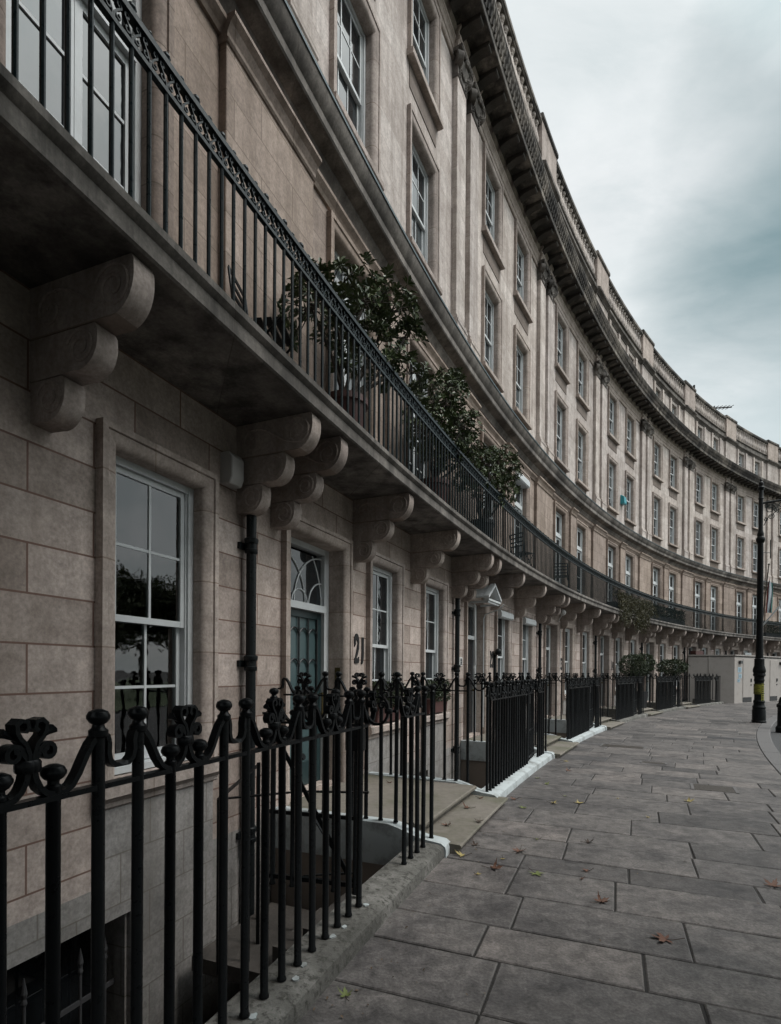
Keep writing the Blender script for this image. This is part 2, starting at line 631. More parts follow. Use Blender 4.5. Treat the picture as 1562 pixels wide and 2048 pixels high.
def architrave(u0, u1, h0, h1, prof, parent, mat, name='architrave'):
    """moulded surround on three sides; prof = (inset from the outer edge, d)"""
    mb = MB()
    for (w0, d0), (w1, d1) in zip(prof[:-1], prof[1:]):
        A = lambda w, d: ((u0 + w, d, h0), (u0 + w, d, h1 - w), (u1 - w, d, h1 - w), (u1 - w, d, h0))
        p, q = A(w0, d0), A(w1, d1)
        for i in range(3):
            mb.quadU(p[i], q[i], q[i + 1], p[i + 1])
    return mb.build(name, mat, parent, smooth=0.5)


def ovolo(front, w0, w1, dep, n=6):
    """flat fillet then a hollow rolling back into the opening"""
    pr = [(0.0, WD - 0.02), (0.0, front), (w0, front), (w0 + 0.006, front - 0.018)]
    for i in range(n + 1):
        a = PI / 2 * i / n
        pr.append((w0 + 0.012 + (w1 - w0) * math.sin(a), front - 0.012 - dep * (1 - math.cos(a))))
    return pr


def sash_unit(parent, u0, u1, h0, h1, d, cols, rows_up, rows_lo, meet, glass, openlow=0.0, name='window', casing=0.055):
    """box frame + upper and lower sash + panes, returns the frame object"""
    mb = MB()
    fr = casing
    k = d - 0.12
    mb.box(u0, u0 + fr, k, d, h0, h1, 1)
    mb.box(u1 - fr, u1, k, d, h0, h1, 1)
    mb.box(u0 + fr, u1 - fr, k, d - 0.003, h1 - fr, h1, 1)
    mb.box(u0 + fr, u1 - fr, k, d + 0.03, h0, h0 + 0.05, 1)
    # beads that give the casing its lines
    mb.box(u0 + fr, u0 + fr + 0.016, k, d - 0.02, h0 + 0.05, h1 - fr, 1)
    mb.box(u1 - fr - 0.016, u1 - fr, k, d - 0.02, h0 + 0.05, h1 - fr, 1)
    f = mb.build(name, M['white'], parent)
    a, b = u0 + fr + 0.017, u1 - fr - 0.017

    def sash(lo, hi, dd, rows, top, bot):
        m = MB()
        st = 0.042
        t = 0.035
        m.box(a, a + st, dd - t, dd, lo, hi, 1)
        m.box(b - st, b, dd - t, dd, lo, hi, 1)
        m.box(a + st, b - st, dd - t, dd - 0.002, hi - top, hi, 1)
        m.box(a + st, b - st, dd - t, dd - 0.002, lo, lo + bot, 1)
        gw = 0.022
        for i in range(1, cols):
            x = a + st + (b - a - 2 * st) * i / cols
            m.box(x - gw / 2, x + gw / 2, dd - t + 0.006, dd - 0.006, lo + bot, hi - top, 1)
        for i in range(1, rows):
            y = lo + bot + (hi - top - lo - bot) * i / rows
            m.box(a + st, b - st, dd - t + 0.009, dd - 0.009, y - gw / 2, y + gw / 2, 1)
        o = m.build('sash', M['white'], f)
        g = MB()
        nx = 1
        g.box(a + st * 0.5, b - st * 0.5, dd - t * 0.62, dd - t * 0.45, lo + bot * 0.5, hi - top * 0.5, 1)
        g.build('pane', glass, f)
    sash(meet - 0.02, h1 - fr - 0.003, d - 0.03, rows_up, 0.045, 0.05)
    sash(h0 + 0.055 + openlow, meet + 0.03 + openlow * 0.5, d - 0.072, rows_lo, 0.045, 0.075)
    return f


def casement_unit(parent, u0, u1, h0, h1, d, trans, glass):
    mb = MB()
    fr = 0.06
    k = d - 0.12
    mb.box(u0, u0 + fr, k, d, h0, h1, 1)
    mb.box(u1 - fr, u1, k, d, h0, h1, 1)
    mb.box(u0 + fr, u1 - fr, k, d - 0.003, h1 - fr, h1, 1)
    mb.box(u0 + fr, u1 - fr, k, d + 0.012, trans, trans + 0.10, 1)
    mb.box(u0 + fr, u1 - fr, k, d + 0.02, h0, h0 + 0.05, 1)
    f = mb.build('window', M['white'], parent)
    mid = (u0 + u1) / 2
    for (a, b) in ((u0 + fr + 0.004, mid - 0.002), (mid + 0.002, u1 - fr - 0.004)):
        for (lo, hi, rows) in ((h0 + 0.055, trans - 0.004, 4), (trans + 0.104, h1 - fr - 0.004, 1)):
            m = MB()
            st, t, dd = 0.06, 0.045, d - 0.03
            m.box(a, a + st, dd - t, dd, lo, hi, 1)
            m.box(b - st, b, dd - t, dd, lo, hi, 1)
            m.box(a + st, b - st, dd - t, dd - 0.002, hi - 0.06, hi, 1)
            m.box(a + st, b - st, dd - t, dd - 0.002, lo, lo + 0.07, 1)
            for i in range(1, rows):
                y = lo + (hi - lo) * i / rows
                m.box(a + st, b - st, dd - t + 0.008, dd - 0.008, y - 0.012, y + 0.012, 1)
            m.build('casement', M['white'], f)
            g = MB()
            g.box(a + st * 0.5, b - st * 0.5, dd - t * 0.62, dd - t * 0.45, lo + 0.03, hi - 0.03, 1)
            g.build('pane', glass, f)
    return f


def spiral(cx, cy, r0, r1, turns, a0, sgn=1, n=26):
    out = []
    for i in range(n + 1):
        t = i / n
        a = a0 + sgn * 2 * PI * turns * t
        r = r0 + (r1 - r0) * t
        out.append((cx + r * math.cos(a), cy + r * math.sin(a)))
    return out


def bracket(parent, u0, u1):
    """three stacked scroll consoles under the balcony"""
    root = None
    tiers = [(3.655, 3.968, 0.70, 0.16), (3.405, 3.655, 0.425, 0.135), (3.15, 3.405, 0.165, 0.13)]
    mb = MB()
    for ti, (lo, hi, dm, r) in enumerate(tiers):
        ins = 0.003 * ti
        out = [(WD - 0.02, hi - 0.002 * ti), (dm - 0.015, hi - 0.002 * ti)]
        # rounded nose: bulges forward at the top and tucks under
        H = hi - lo
        for i in range(13):
            a = PI * 0.5 * i / 12
            out.append((dm - r * 1.15 * (1 - math.cos(a)) + 0.02 * math.sin(2 * a), hi - 0.03 - (H - 0.03) * math.sin(a)))
        out += [(dm - r * 1.15 - 0.03, lo + 0.004), (WD - 0.02, lo + (0.0 if ti < 2 else 0.012))]
        n = 1
        mb.prism_dh(out, u0 + ins, u1 - ins)
        # raised scroll lines on both cheeks
        for side, uu in ((-1, u0 + ins), (1, u1 - ins)):
            sc = spiral(dm - r * 0.92, lo + H * 0.52, H * 0.44, H * 0.10, 1.75, PI * 0.9, -1, 34)
            mb.tube([L(uu, p[0], p[1]) for p in sc], 0.0115, 6)
            if ti == 0:
                s2 = spiral(0.06, lo + H * 0.45, H * 0.36, H * 0.08, 1.3, PI * 0.35, 1)
                mb.tube([L(uu, p[0], p[1]) for p in s2], 0.0115, 6)
                cur = [(0.06 + 0.11 * 0.36, lo + H * 0.78)]
                for i in range(9):
                    t = i / 8
                    cur.append((0.10 + (dm - r * 0.92 - 0.10) * t, hi - 0.06 - (H - 0.1) * (0.5 - 0.5 * math.cos(PI * t)) * 0.86))
                mb.tube([L(uu, p[0], p[1]) for p in cur], 0.0115, 6)
    return mb.build('bracket', M['stone_trim'], parent, smooth=0.45)


def iron_scroll_unit(F, s0, flip, mb, rail):
    """half period of the railing cresting: from the middle of a tall pair (s=0) to the middle of a short pair (s=0.316)"""
    sg = -1 if flip else 1
    P = lambda x, y: F(s0 + sg * x, 0.0, rail + y)
    a, b = Vector(F(s0, 0, rail)), Vector(F(s0, 0.1, rail))
    wd = (b - a)
    strap = [(0.0, 0.062), (0.028, 0.062), (0.047, 0.078), (0.054, 0.105), (0.052, 0.135), (0.058, 0.158), (0.075, 0.170), (0.095, 0.164),
             (0.118, 0.138), (0.140, 0.100), (0.162, 0.058), (0.185, 0.026), (0.212, 0.011), (0.240, 0.010), (0.268, 0.018), (0.288, 0.036), (0.301, 0.062), (0.3085, 0.095)]
    mb.ribbon([P(*p) for p in strap], wd, 0.034, 0.017)
    lo = [(0.3085, 0.098), (0.303, 0.122), (0.291, 0.140)] + spiral(0.266, 0.138, 0.026, 0.009, 1.2, 0.5, 1, 16)
    mb.ribbon([P(*p) for p in lo], wd, 0.036, 0.013)
    up = [(0.3095, 0.105), (0.309, 0.135), (0.300, 0.162), (0.283, 0.181), (0.274, 0.198), (0.272, 0.218), (0.285, 0.230), (0.302, 0.226), (0.306, 0.208), (0.297, 0.198)]
    mb.ribbon([P(*p) for p in up], wd, 0.040, 0.012)
    mb.tube([P(0.284, 0.178), P(0.256, 0.190), P(0.238, 0.200)], 0.005, 6, radii=[0.006, 0.008, 0.015])
    mb.lathe(F(s0 + sg * 0.3095, 0, rail + 0.083), [(0.024, 0), (0.028, 0.006), (0.028, 0.030), (0.024, 0.036)], 8)


BAR = {}


def bar_mesh(kind, bottom, rail):
    """round bar with collar and knob, origin at its foot"""
    key = (kind, round(bottom, 2), round(rail, 2))
    if key in BAR:
        return BAR[key]
    mb = MB()
    r = 0.0195
    H = rail - bottom
    prof = [(r * 1.25, 0.0), (r * 1.25, 0.012), (r, 0.02)]
    if kind == 'tall':
        t = H + 0.155
        prof += [(r, t), (0.028, t + 0.006), (0.029, t + 0.024), (0.02, t + 0.032), (0.017, t + 0.042), (0.026, t + 0.048), (0.034, t + 0.06), (0.0345, t + 0.07), (0.028, t + 0.083), (0.014, t + 0.09), (0.001, t + 0.092)]
    else:
        t = H + 0.012
        prof += [(r, t), (0.022, t + 0.004), (0.022, t + 0.02), (0.016, t + 0.026), (0.016, t + 0.036), (0.026, t + 0.042), (0.034, t + 0.054), (0.0345, t + 0.063), (0.028, t + 0.076), (0.014, t + 0.083), (0.001, t + 0.085)]
    mb.lathe((0, 0, 0), prof, 12)
    o = mb.build('bar', M['iron'], None, smooth=0.6)
    me = o.data
    bpy.data.objects.remove(o)
    BAR[key] = me
    return me


def iron_run(parent, F, length, rail, bottom, phase=0, bottom_fn=None, scroll=True, kid_name='bar'):
    """one straight-ish run of railing: F(s, off, h) -> local point; bars every 0.158 in the order short short tall tall"""
    STEP = 0.158
    n = int(length / STEP) + 1
    mb = MB()
    seg = max(1, int(length / 0.4))
    pts = [F(-0.01 + (length + 0.02) * i / seg, 0, rail) for i in range(seg + 1)]
    wd = Vector(F(0, 0.1, 0)) - Vector(F(0, 0, 0))
    mb.ribbon(pts, wd, 0.034, 0.017)
    pat = ['short', 'short', 'tall', 'tall']
    for i in range(n):
        s = i * STEP
        k = pat[(i + phase) % 4]
        bt = bottom_fn(s) if bottom_fn else bottom
        o = bpy.data.objects.new(kid_name, bar_mesh(k, bt, rail))
        C.objects.link(o)
        o.parent = parent
        o.location = F(s, 0, bt)
        o.rotation_euler = (rnd.uniform(-0.005, 0.005), rnd.uniform(-0.005, 0.005), rnd.uniform(0, 6.28))
    # cresting
    i0 = -((phase - 2) % 4)      # index of the first tall of the pair at or before 0
    k = i0 - 4
    sc = MB()
    while k * STEP < length + 0.7:
        c = (k + 0.5) * STEP
        for fl in (False, True):
            lo, hi = (c - 0.316, c) if fl else (c, c + 0.316)
            if lo > -0.26 and hi < length + 0.2:
                iron_scroll_unit(F, c, fl, sc, rail)
        k += 4
    if scroll and sc.v:
        sc.build('scrollwork', M['iron'], parent, smooth=0.7)
    return mb


# ------------------------------------------------------------------ one house of the terrace
H0 = frame(0.0)
proto = empty('terrace_house', H0)
WIN = (2.13, 4.52)
GW = ((2.56, 3.74), (4.59, 5.77))
DOOR = (0.53, 2.04)
CAS = WD - 0.08        # front of the window casings


def build_house(root):
    # ---- ground floor and basement wall
    mb = MB()
    holes = [(a + 0.08, b - 0.08, 0.90, 3.31) for a, b in GW] + [(DOOR[0] + 0.08, DOOR[1] - 0.08, 0.19, 3.31)]
    wall(mb, 0, BAY, 0.16, 4.05, holes, WD, 0.45)
    mb.build('ground_floor_wall', M['stone_gf'], root)
    mb = MB()
    wall(mb, 0, BAY, -2.62, 0.16, [(3.7, 4.85, -1.85, -0.09), (2.72, 3.45, -2.5, -0.4)], WD, 0.35)
    mb.build('basement_wall', M['stone_apron'], root)
    bw = MB()
    bw.box(3.70, 4.85, WD - 0.32, WD - 0.28, -1.85, -0.09, 1)
    w = bw.build('basement_window', M['glass'], root)
    gr = MB()
    for i in range(6):
        x = 3.79 + i * 0.195
        gr.lathe(L(x, WD - 0.1, -1.85), [(0.011, 0), (0.011, 1.42), (0.019, 1.44), (0.013, 1.47), (0.02, 1.50), (0.003, 1.60)], 8)
    for z in (-1.6, -0.62):
        gr.ribbon([L(3.68, WD - 0.1, z), L(4.87, WD - 0.1, z)], (0, 1, 0), 0.012, 0.035)
    gr.build('window_guard', simple('grey_guard_paint', (0.06, 0.06, 0.063), 0.5), w)
    bd = MB()
    bd.box(2.72, 3.45, WD - 0.3, WD - 0.25, -2.5, -0.4, 1)
    bd.build('basement_door', M['dark_door'], root)
    # aprons under the ground floor windows, with sill above
    for (a, b) in GW:
        mb = MB()
        mb.box(a + 0.02, b - 0.02, WD - 0.05, WD + 0.035, -0.091, 0.70, 1)
        a2 = 4.87 if a > 4 else a + 0.02
        if a > 4:
            mb.box(a2, b - 0.02, WD - 0.05, WD + 0.035, -2.6, -0.091, 1)
        else:
            mb.box(3.47, b - 0.02, WD - 0.05, WD + 0.035, -2.6, -0.091, 1)
            mb.box(a + 0.02, 2.70, WD - 0.05, WD + 0.035, -2.6, -0.091, 1)
        mb.build('apron', M['stone_apron'], root)
        mb = MB()
        mb.sweep([(WD - 0.5, 0.78), (WD + 0.04, 0.70), (WD + 0.055, 0.715), (WD + 0.055, 0.745), (WD + 0.085, 0.775), (WD + 0.11, 0.79), (WD + 0.11, 0.875), (WD + 0.09, 0.89), (WD - 0.3, 0.915), (WD - 0.5, 0.915)], a - 0.02, b + 0.02, 2)
        mb.build('sill', M['stone_trim'], root)
    # surrounds
    pr = ovolo(WD + 0.07, 0.045, 0.14, 0.06)
    pr = pr + [(0.146, WD - 0.20)]
    for (a, b) in GW:
        architrave(a, b, 0.89, 3.39, pr, root, M['stone_trim'])
    architrave(DOOR[0], DOOR[1], 0.19, 3.39, pr[:-1] + [(0.146, WD - 0.32)], root, M['stone_trim'])
    for i, (a, b) in enumerate(GW):
        sash_unit(root, a + 0.146, b - 0.146, 0.91, 3.245, CAS, 2, 2, 2, 2.055, M['glass'], casing=0.062)
    # ---- brackets
    for a in (0.33, 2.15, 4.13, 6.09):
        bracket(root, a, a + 0.15)
    # ---- balcony slab
    mb = MB()
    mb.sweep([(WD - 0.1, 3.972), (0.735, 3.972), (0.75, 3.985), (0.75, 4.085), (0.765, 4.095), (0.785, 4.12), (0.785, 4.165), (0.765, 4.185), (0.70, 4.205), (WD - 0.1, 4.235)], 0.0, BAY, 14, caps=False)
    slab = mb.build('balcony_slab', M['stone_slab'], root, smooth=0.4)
    # ---- balcony railing
    rl = MB()
    dR = 0.715
    n = 16
    for (lo, hi, w) in ((5.04, 5.066, 0.034), (5.19, 5.226, 0.05)):
        rl.sweep([(dR - w / 2, lo), (dR + w / 2, lo), (dR + w / 2, hi), (dR - w / 2, hi)], 0, BAY, n, caps=False)
    rail = rl.build('balcony_railing', M['iron_teal'], root)
    cr = MB()
    nb = 50
    sp = BAY / nb
    wd = (0, 1, 0)
    for i in range(nb):
        u = sp * (i + 0.5)
        P = lambda x, y: L(u + x, dR, 5.065 + y)
        for sg in (-1, 1):
            pts = [(0.004 * sg, 0.0), (0.006 * sg, 0.03), (0.022 * sg, 0.06), (0.042 * sg, 0.085)] + [(sg * x, y) for x, y in spiral(0.036, 0.102, 0.018, 0.008, 0.9, -0.6, 1, 7)]
            cr.ribbon([P(*p) for p in pts], wd, 0.022, 0.009)
            pts2 = [(sg * x, y) for x, y in spiral(0.034, 0.040, 0.020, 0.009, 0.85, PI * 0.8, 1, 7)]
            cr.ribbon([P(*p) for p in pts2], wd, 0.022, 0.008)
        cr.ball(L(u, dR, 5.25), 0.028 if i % 2 == 0 else 0.018, 8)
    cr.build('balcony_cresting', M['iron_teal'], rail, smooth=0.7)
    b0 = MB()
    b0.lathe((0, 0, 0), [(0.0135, 0), (0.0135, 0.85)], 7)
    bar = b0.build('balcony_bar', M['iron_teal'], rail, smooth=0.6)
    bar.location = L(sp * 0.5, dR, 4.2)
    for i in range(1, nb):
        dup_of(bar, 'balcony_bar', rail, L(sp * (i + 0.5), dR, 4.2))
    # ---- first floor
    mb = MB()
    holes = [(c - 0.60, c + 0.60, 4.20, 7.18) for c in WIN]
    wall(mb, 0, BAY, 4.05, 7.62, holes, WD, 0.42)
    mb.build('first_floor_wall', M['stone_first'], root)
    pr1 = ovolo(WD + 0.07, 0.055, 0.15, 0.07) + [(0.157, WD - 0.22)]
    for c in WIN:
        architrave(c - 0.70, c + 0.70, 4.22, 7.28, pr1, root, M['stone_first'])
        casement_unit(root, c - 0.543, c + 0.543, 4.24, 7.123, WD - 0.10, 6.28, M['glass'])
    # piers with their capping mould
    PB = [(-0.48, 1.0), (3.13, 3.72)]
    for (a, b) in PB:
        mb = MB()
        mb.box(a, b, WD - 0.02, WD + 0.085, 4.235, 7.36)
        mb.box(a - 0.03, b + 0.03, WD - 0.02, WD + 0.125, 4.236, 4.52)
        mb.build('pier', M['stone_first'], root, bevel=0.006)
        mb = MB()
        mb.sweep([(WD - 0.02, 7.25), (WD + 0.10, 7.25), (WD + 0.115, 7.27), (WD + 0.10, 7.285), (WD + 0.105, 7.33), (WD + 0.14, 7.40), (WD + 0.185, 7.44), (WD + 0.185, 7.475), (WD - 0.02, 7.48)], a - 0.012, b + 0.012)
        mb.build('pier_capping', M['stone_first'], root)
    mb = MB()
    mb.sweep([(WD - 0.02, 7.325), (WD + 0.03, 7.33), (WD + 0.05, 7.37), (WD + 0.095, 7.425), (WD + 0.10, 7.46), (WD - 0.02, 7.478)], 0, BAY, caps=False)
    mb.build('string_course', M['stone_first'], root)
    # ---- first floor cornice
    mb = MB()
    mb.sweep([(WD - 0.05, 7.60), (WD + 0.02, 7.60), (WD + 0.03, 7.64), (WD + 0.075, 7.70), (WD + 0.08, 7.735), (WD + 0.23, 7.78), (WD + 0.245, 7.80), (WD + 0.245, 7.90), (WD + 0.265, 7.92), (WD + 0.30, 7.98), (WD + 0.325, 8.05), (WD + 0.33, 8.09), (WD + 0.05, 8.155), (WD - 0.05, 8.16)], 0, BAY, 14, caps=False)
    mb.build('first_floor_cornice', M['stone_soot'], root, smooth=0.4)
    mb = MB()
    mb.sweep([(WD + 0.30, 8.095), (WD + 0.342, 8.08), (WD + 0.345, 8.112), (WD + 0.30, 8.112)], 0, BAY, 14, caps=False)
    mb.build('lead_flashing', M['lead'], root)
    # ---- upper wall
    mb = MB()
    holes = [(c - 0.55, c + 0.55, 8.72, 10.78) for c in WIN] + [(c - 0.55, c + 0.55, 11.78, 13.58) for c in WIN]
    wall(mb, 0, BAY, 7.62, 14.3, holes, WD, 0.42)
    mb.build('upper_wall', M['stone_up'], root)
    pr2 = ovolo(WD + 0.07, 0.05, 0.15, 0.08) + [(0.157, WD - 0.22)]
    for c in WIN:
        architrave(c - 0.66, c + 0.66, 8.70, 10.89, pr2, root, M['stone_trim'])
        architrave(c - 0.66, c + 0.66, 11.76, 13.69, pr2, root, M['stone_trim'])
        for (lo, hi) in ((8.61, 8.73), (11.66, 11.79)):
            mb = MB()
            mb.sweep([(WD - 0.5, lo + 0.02), (WD + 0.11, lo), (WD + 0.12, lo + 0.01), (WD + 0.12, hi - 0.03), (WD - 0.3, hi + 0.005), (WD - 0.5, hi + 0.005)], c - 0.69, c + 0.69, 2)
            mb.build('sill', M['stone_trim'], root)
        mb = MB()
        mb.box(c - 0.60, c + 0.60, WD - 0.03, WD + 0.012, 8.17, 8.60, 2)
        mb.build('apron', M['stone_brown'], root)
        mb = MB()
        mb.box(c - 0.58, c + 0.58, WD - 0.03, WD + 0.012, 11.27, 11.65, 2)
        mb.build('apron', M['stone_brown'], root)
        sash_unit(root, c - 0.503, c + 0.503, 8.74, 10.733, WD - 0.10, 3, 2, 2, 9.72, M['glass'])
        sash_unit(root, c - 0.503, c + 0.503, 11.80, 13.533, WD - 0.10, 3, 2, 2, 12.66, M['glass'], 0.0)
    # ---- giant pilasters
    for (a, b) in ((-0.36, 0.13), (0.42, 0.915)):
        mb = MB()
        mb.box(a, b, WD - 0.02, WD + 0.115, 8.70, 13.36, 1)
        p = mb.build('pilaster', M['stone_up'], root, bevel=0.008)
        mb = MB()
        mb.sweep([(WD - 0.02, 8.17), (WD + 0.16, 8.17), (WD + 0.16, 8.52), (WD + 0.175, 8.54), (WD + 0.175, 8.58), (WD + 0.145, 8.62), (WD + 0.15, 8.66), (WD + 0.118, 8.70), (WD - 0.02, 8.70)], a - 0.035, b + 0.035, 1)
        mb.build('pilaster_base', M['stone_up'], p)
        # ionic capital with angled volutes
        mb = MB()
        mb.sweep([(WD - 0.02, 13.36), (WD + 0.13, 13.36), (WD + 0.14, 13.375), (WD + 0.13, 13.39), (WD + 0.12, 13.40), (WD + 0.13, 13.62), (WD + 0.19, 13.74), (WD - 0.02, 13.74)], a - 0.01, b + 0.01, 1)
        mb.sweep([(WD - 0.02, 13.82), (WD + 0.215, 13.82), (WD + 0.235, 13.845), (WD + 0.235, 13.875), (WD + 0.22, 13.89), (WD - 0.02, 13.89)], a - 0.055, b + 0.055, 1)
        for (uc, sg) in ((a + 0.01, -1), (b - 0.01, 1)):
            ax = Vector((sg * 0.72, -0.7, 0)).normalized()
            tg = Vector((ax.y, -ax.x, 0))
            c = Vector(L(uc, WD + 0.13, 13.68))
            # thick drum
            for q in range(2):
                pass
            n = 16
            vs, fs = [], []
            # drum axis lies along the face tangent so its spiral faces sideways
            A2 = tg
            for e in (-0.055, 0.055):
                for j in range(n):
                    an = 2 * PI * j / n
                    vs.append(tuple(c + A2 * e + (ax * math.cos(an) + Vector((0, 0, 1)) * math.sin(an)) * 0.125))
            for j in range(n):
                fs.append((j, (j + 1) % n, n + (j + 1) % n, n + j))
            fs += [tuple(range(n - 1, -1, -1)), tuple(range(n, 2 * n))]
            mb.mesh_add(vs, fs)
            for e in (-0.058, 0.058):
                pts = [c + A2 * e + (ax * x + Vector((0, 0, 1)) * y) for x, y in spiral(0, 0, 0.118, 0.02, 2.0, PI / 2, -1, 34)]
                mb.tube(pts, 0.016, 5, radii=[0.018 - 0.009 * i / len(pts) for i in range(len(pts))])
            # horn under the abacus
            mb.tube([c + Vector((0, 0, 0.12)), c + ax * 0.06 + Vector((0, 0, 0.155)), c + ax * 0.14 + Vector((0, 0, 0.17))], 0.03, 6, radii=[0.035, 0.03, 0.012])
        # hanging swag and drops
        mid = (a + b) / 2
        sw = [(a + 0.1 + (b - a - 0.2) * i / 8, 13.62 - 0.10 * math.sin(PI * i / 8)) for i in range(9)]
        mb.tube([L(x, WD + 0.145, y) for x, y in sw], 0.025, 6)
        mb.ball(L(mid, WD + 0.2, 13.78), 0.055, 8)
        for x in (a + 0.07, b - 0.07):
            for i in range(4):
                mb.ball(L(x, WD + 0.135, 13.55 - 0.055 * i), 0.034 - 0.004 * i, 6)
        mb.build('capital', M['stone_soot'], p, smooth=0.6)
    # ---- entablature
    mb = MB()
    mb.sweep([(WD - 0.03, 13.71), (WD + 0.03, 13.71), (WD + 0.045, 13.725), (WD + 0.03, 13.74), (WD + 0.035, 13.86), (WD + 0.05, 13.87), (WD + 0.055, 13.98), (WD + 0.09, 14.04), (WD + 0.095, 14.075), (WD + 0.045, 14.08), (WD + 0.05, 14.20), (WD + 0.10, 14.25), (WD + 0.11, 14.30), (WD - 0.03, 14.30)], 0, BAY, 14, caps=False)
    mb.build('entablature', M['stone_trim'], root)
    mb = MB()
    for (a, b) in ((-0.40, 0.17), (0.38, 0.955)):
        mb.sweep([(WD - 0.03, 13.894), (WD + 0.135, 13.894), (WD + 0.14, 14.0), (WD + 0.175, 14.05), (WD + 0.18, 14.085), (WD + 0.14, 14.09), (WD + 0.145, 14.21), (WD + 0.185, 14.25), (WD + 0.19, 14.296), (WD - 0.03, 14.296)], a, b, 1)
    mb.build('entablature_break', M['stone_trim'], root)
    # main cornice
    mb = MB()
    mb.sweep([(WD - 0.3, 14.30), (WD + 0.12, 14.30), (WD + 0.16, 14.345), (0.49, 14.345), (0.505, 14.33), (0.52, 14.345), (0.52, 14.47), (0.53, 14.485)] +
             [(0.535 + 0.085 * t, 14.49 + 0.31 * t + 0.03 * math.sin(2 * PI * t)) for t in [i / 8 for i in range(9)]] +
             [(0.63, 14.805), (0.63, 14.85), (0.56, 14.88), (WD - 0.3, 14.95)], 0, BAY, 20, caps=False)
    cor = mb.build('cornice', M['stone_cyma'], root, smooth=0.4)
    # leaf enrichment along the cyma
    mb = MB()
    for i in range(42):
        u = 0.075 + i * 0.15
        pts = [L(u + 0.012 * math.sin(t * 3), 0.535 + 0.083 * t + 0.012 * math.sin(PI * t), 14.50 + 0.29 * t + 0.03 * math.sin(2 * PI * t)) for t in [j / 6 for j in range(7)]]
        mb.tube(pts, 0.03, 5, radii=[0.036, 0.042, 0.030, 0.038, 0.028, 0.026, 0.012])
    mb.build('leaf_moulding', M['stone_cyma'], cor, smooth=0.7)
    md = MB()
    o = [(WD + 0.14, 14.343), (0.47, 14.343), (0.475, 14.30)]
    o = [(WD + 0.14, 14.343), (0.44, 14.343), (0.455, 14.31), (0.445, 14.265), (0.41, 14.25), (0.36, 14.258), (0.27, 14.262), (0.16, 14.24), (0.06, 14.20), (WD + 0.14, 14.18)]
    md.sweep(o, -0.095, 0.095, 1)
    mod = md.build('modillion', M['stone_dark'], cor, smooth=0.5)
    nm = 12
    spm = BAY / nm
    for i in range(nm):
        u = spm * (i + 0.5)
        m = mod if i == 0 else dup_of(mod, 'modillion', cor, (0, 0, 0))
        m.location = L(u, 0, 0)
        m.rotation_euler.z = -u / RAD
    # ---- attic
    mb = MB()
    holes = [(c - 0.40, c + 0.40, 15.25, 16.36) for c in WIN]
    wall(mb, 0, BAY, 14.9, 16.80, holes, WD + 0.02, 0.4)
    mb.build('attic_wall', M['stone_up'], root)
    for c in WIN:
        sash_unit(root, c - 0.39, c + 0.39, 15.26, 16.35, WD - 0.12, 3, 2, 2, 15.8, M['glass'])
        for s in (-1, 1):
            mb = MB()
            mb.box(c + s * 0.62 - 0.10, c + s * 0.62 + 0.10, WD, WD + 0.09, 15.05, 16.50, 1)
            mb.build('attic_strip', M['stone_up'], root)
    mb = MB()
    mb.box(-0.45, 1.0, WD, WD + 0.115, 14.95, 16.80)
    mb.build('attic_pier', M['stone_up'], root)
    mb = MB()
    pf = [(WD - 0.02, 16.52), (WD + 0.05, 16.52), (WD + 0.06, 16.56), (WD + 0.11, 16.61), (WD + 0.17, 16.65), (WD + 0.18, 16.72), (WD + 0.10, 16.77), (WD - 0.02, 16.78)]
    mb.sweep(pf, 0, BAY, 14, caps=False)
    mb.sweep([(d + 0.10 if d > WD else d, h + (0.004 if h < 16.6 else -0.003)) for d, h in pf], -0.47, 1.02)
    mb.build('attic_string_course', M['stone_soot'], root)
    # parapet and balustrade
    mb = MB()
    mb.box(1.01, BAY - 0.46, WD - 0.28, WD + 0.05, 16.775, 17.03)
    mb.sweep([(WD - 0.26, 17.03), (WD + 0.10, 17.03), (WD + 0.12, 17.055), (WD + 0.12, 17.075), (WD + 0.09, 17.09), (WD - 0.26, 17.09)], 1.005, BAY - 0.455)
    par = mb.build('balustrade', M['stone_soot'], root)
    mb = MB()
    mb.sweep([(WD - 0.22, 17.86), (WD + 0.10, 17.86), (WD + 0.115, 17.89), (WD + 0.145, 17.91), (WD + 0.145, 18.02), (WD + 0.12, 18.06), (WD - 0.22, 18.07)], 1.005, BAY - 0.455)
    mb.build('balustrade_rail', M['stone_cyma'], par)
    bl = MB()
    bl.lathe((0, 0, 0), [(0.09, 0), (0.09, 0.055), (0.055, 0.065), (0.065, 0.10), (0.10, 0.19), (0.107, 0.27), (0.08, 0.39), (0.05, 0.52), (0.046, 0.6), (0.066, 0.63), (0.05, 0.66), (0.088, 0.70), (0.09, 0.715), (0.09, 0.772)], 10)
    bal = bl.build('baluster', M['stone_up'], par, smooth=0.6)
    nbl = 18
    for i in range(nbl):
        u = 1.14 + (BAY - 0.6 - 1.14) * i / (nbl - 1)
        b = bal if i == 0 else dup_of(bal, 'baluster', par, (0, 0, 0))
        b.location = L(u, WD - 0.01, 17.09)
    mb = MB()
    mb.box(-0.455, 1.005, WD - 0.30, WD + 0.15, 16.79, 17.98)
    ped = mb.build('pedestal', M['stone_trim'], par, bevel=0.006)
    mb = MB()
    mb.sweep([(WD - 0.34, 17.975), (WD + 0.16, 17.975), (WD + 0.18, 18.0), (WD + 0.20, 18.015), (WD + 0.20, 18.12), (WD + 0.17, 18.155), (WD - 0.34, 18.16)], -0.50, 1.05)
    mb.build('pedestal_cap', M['stone_cyma'], par)
    # roof behind the balustrade
    mb = MB()
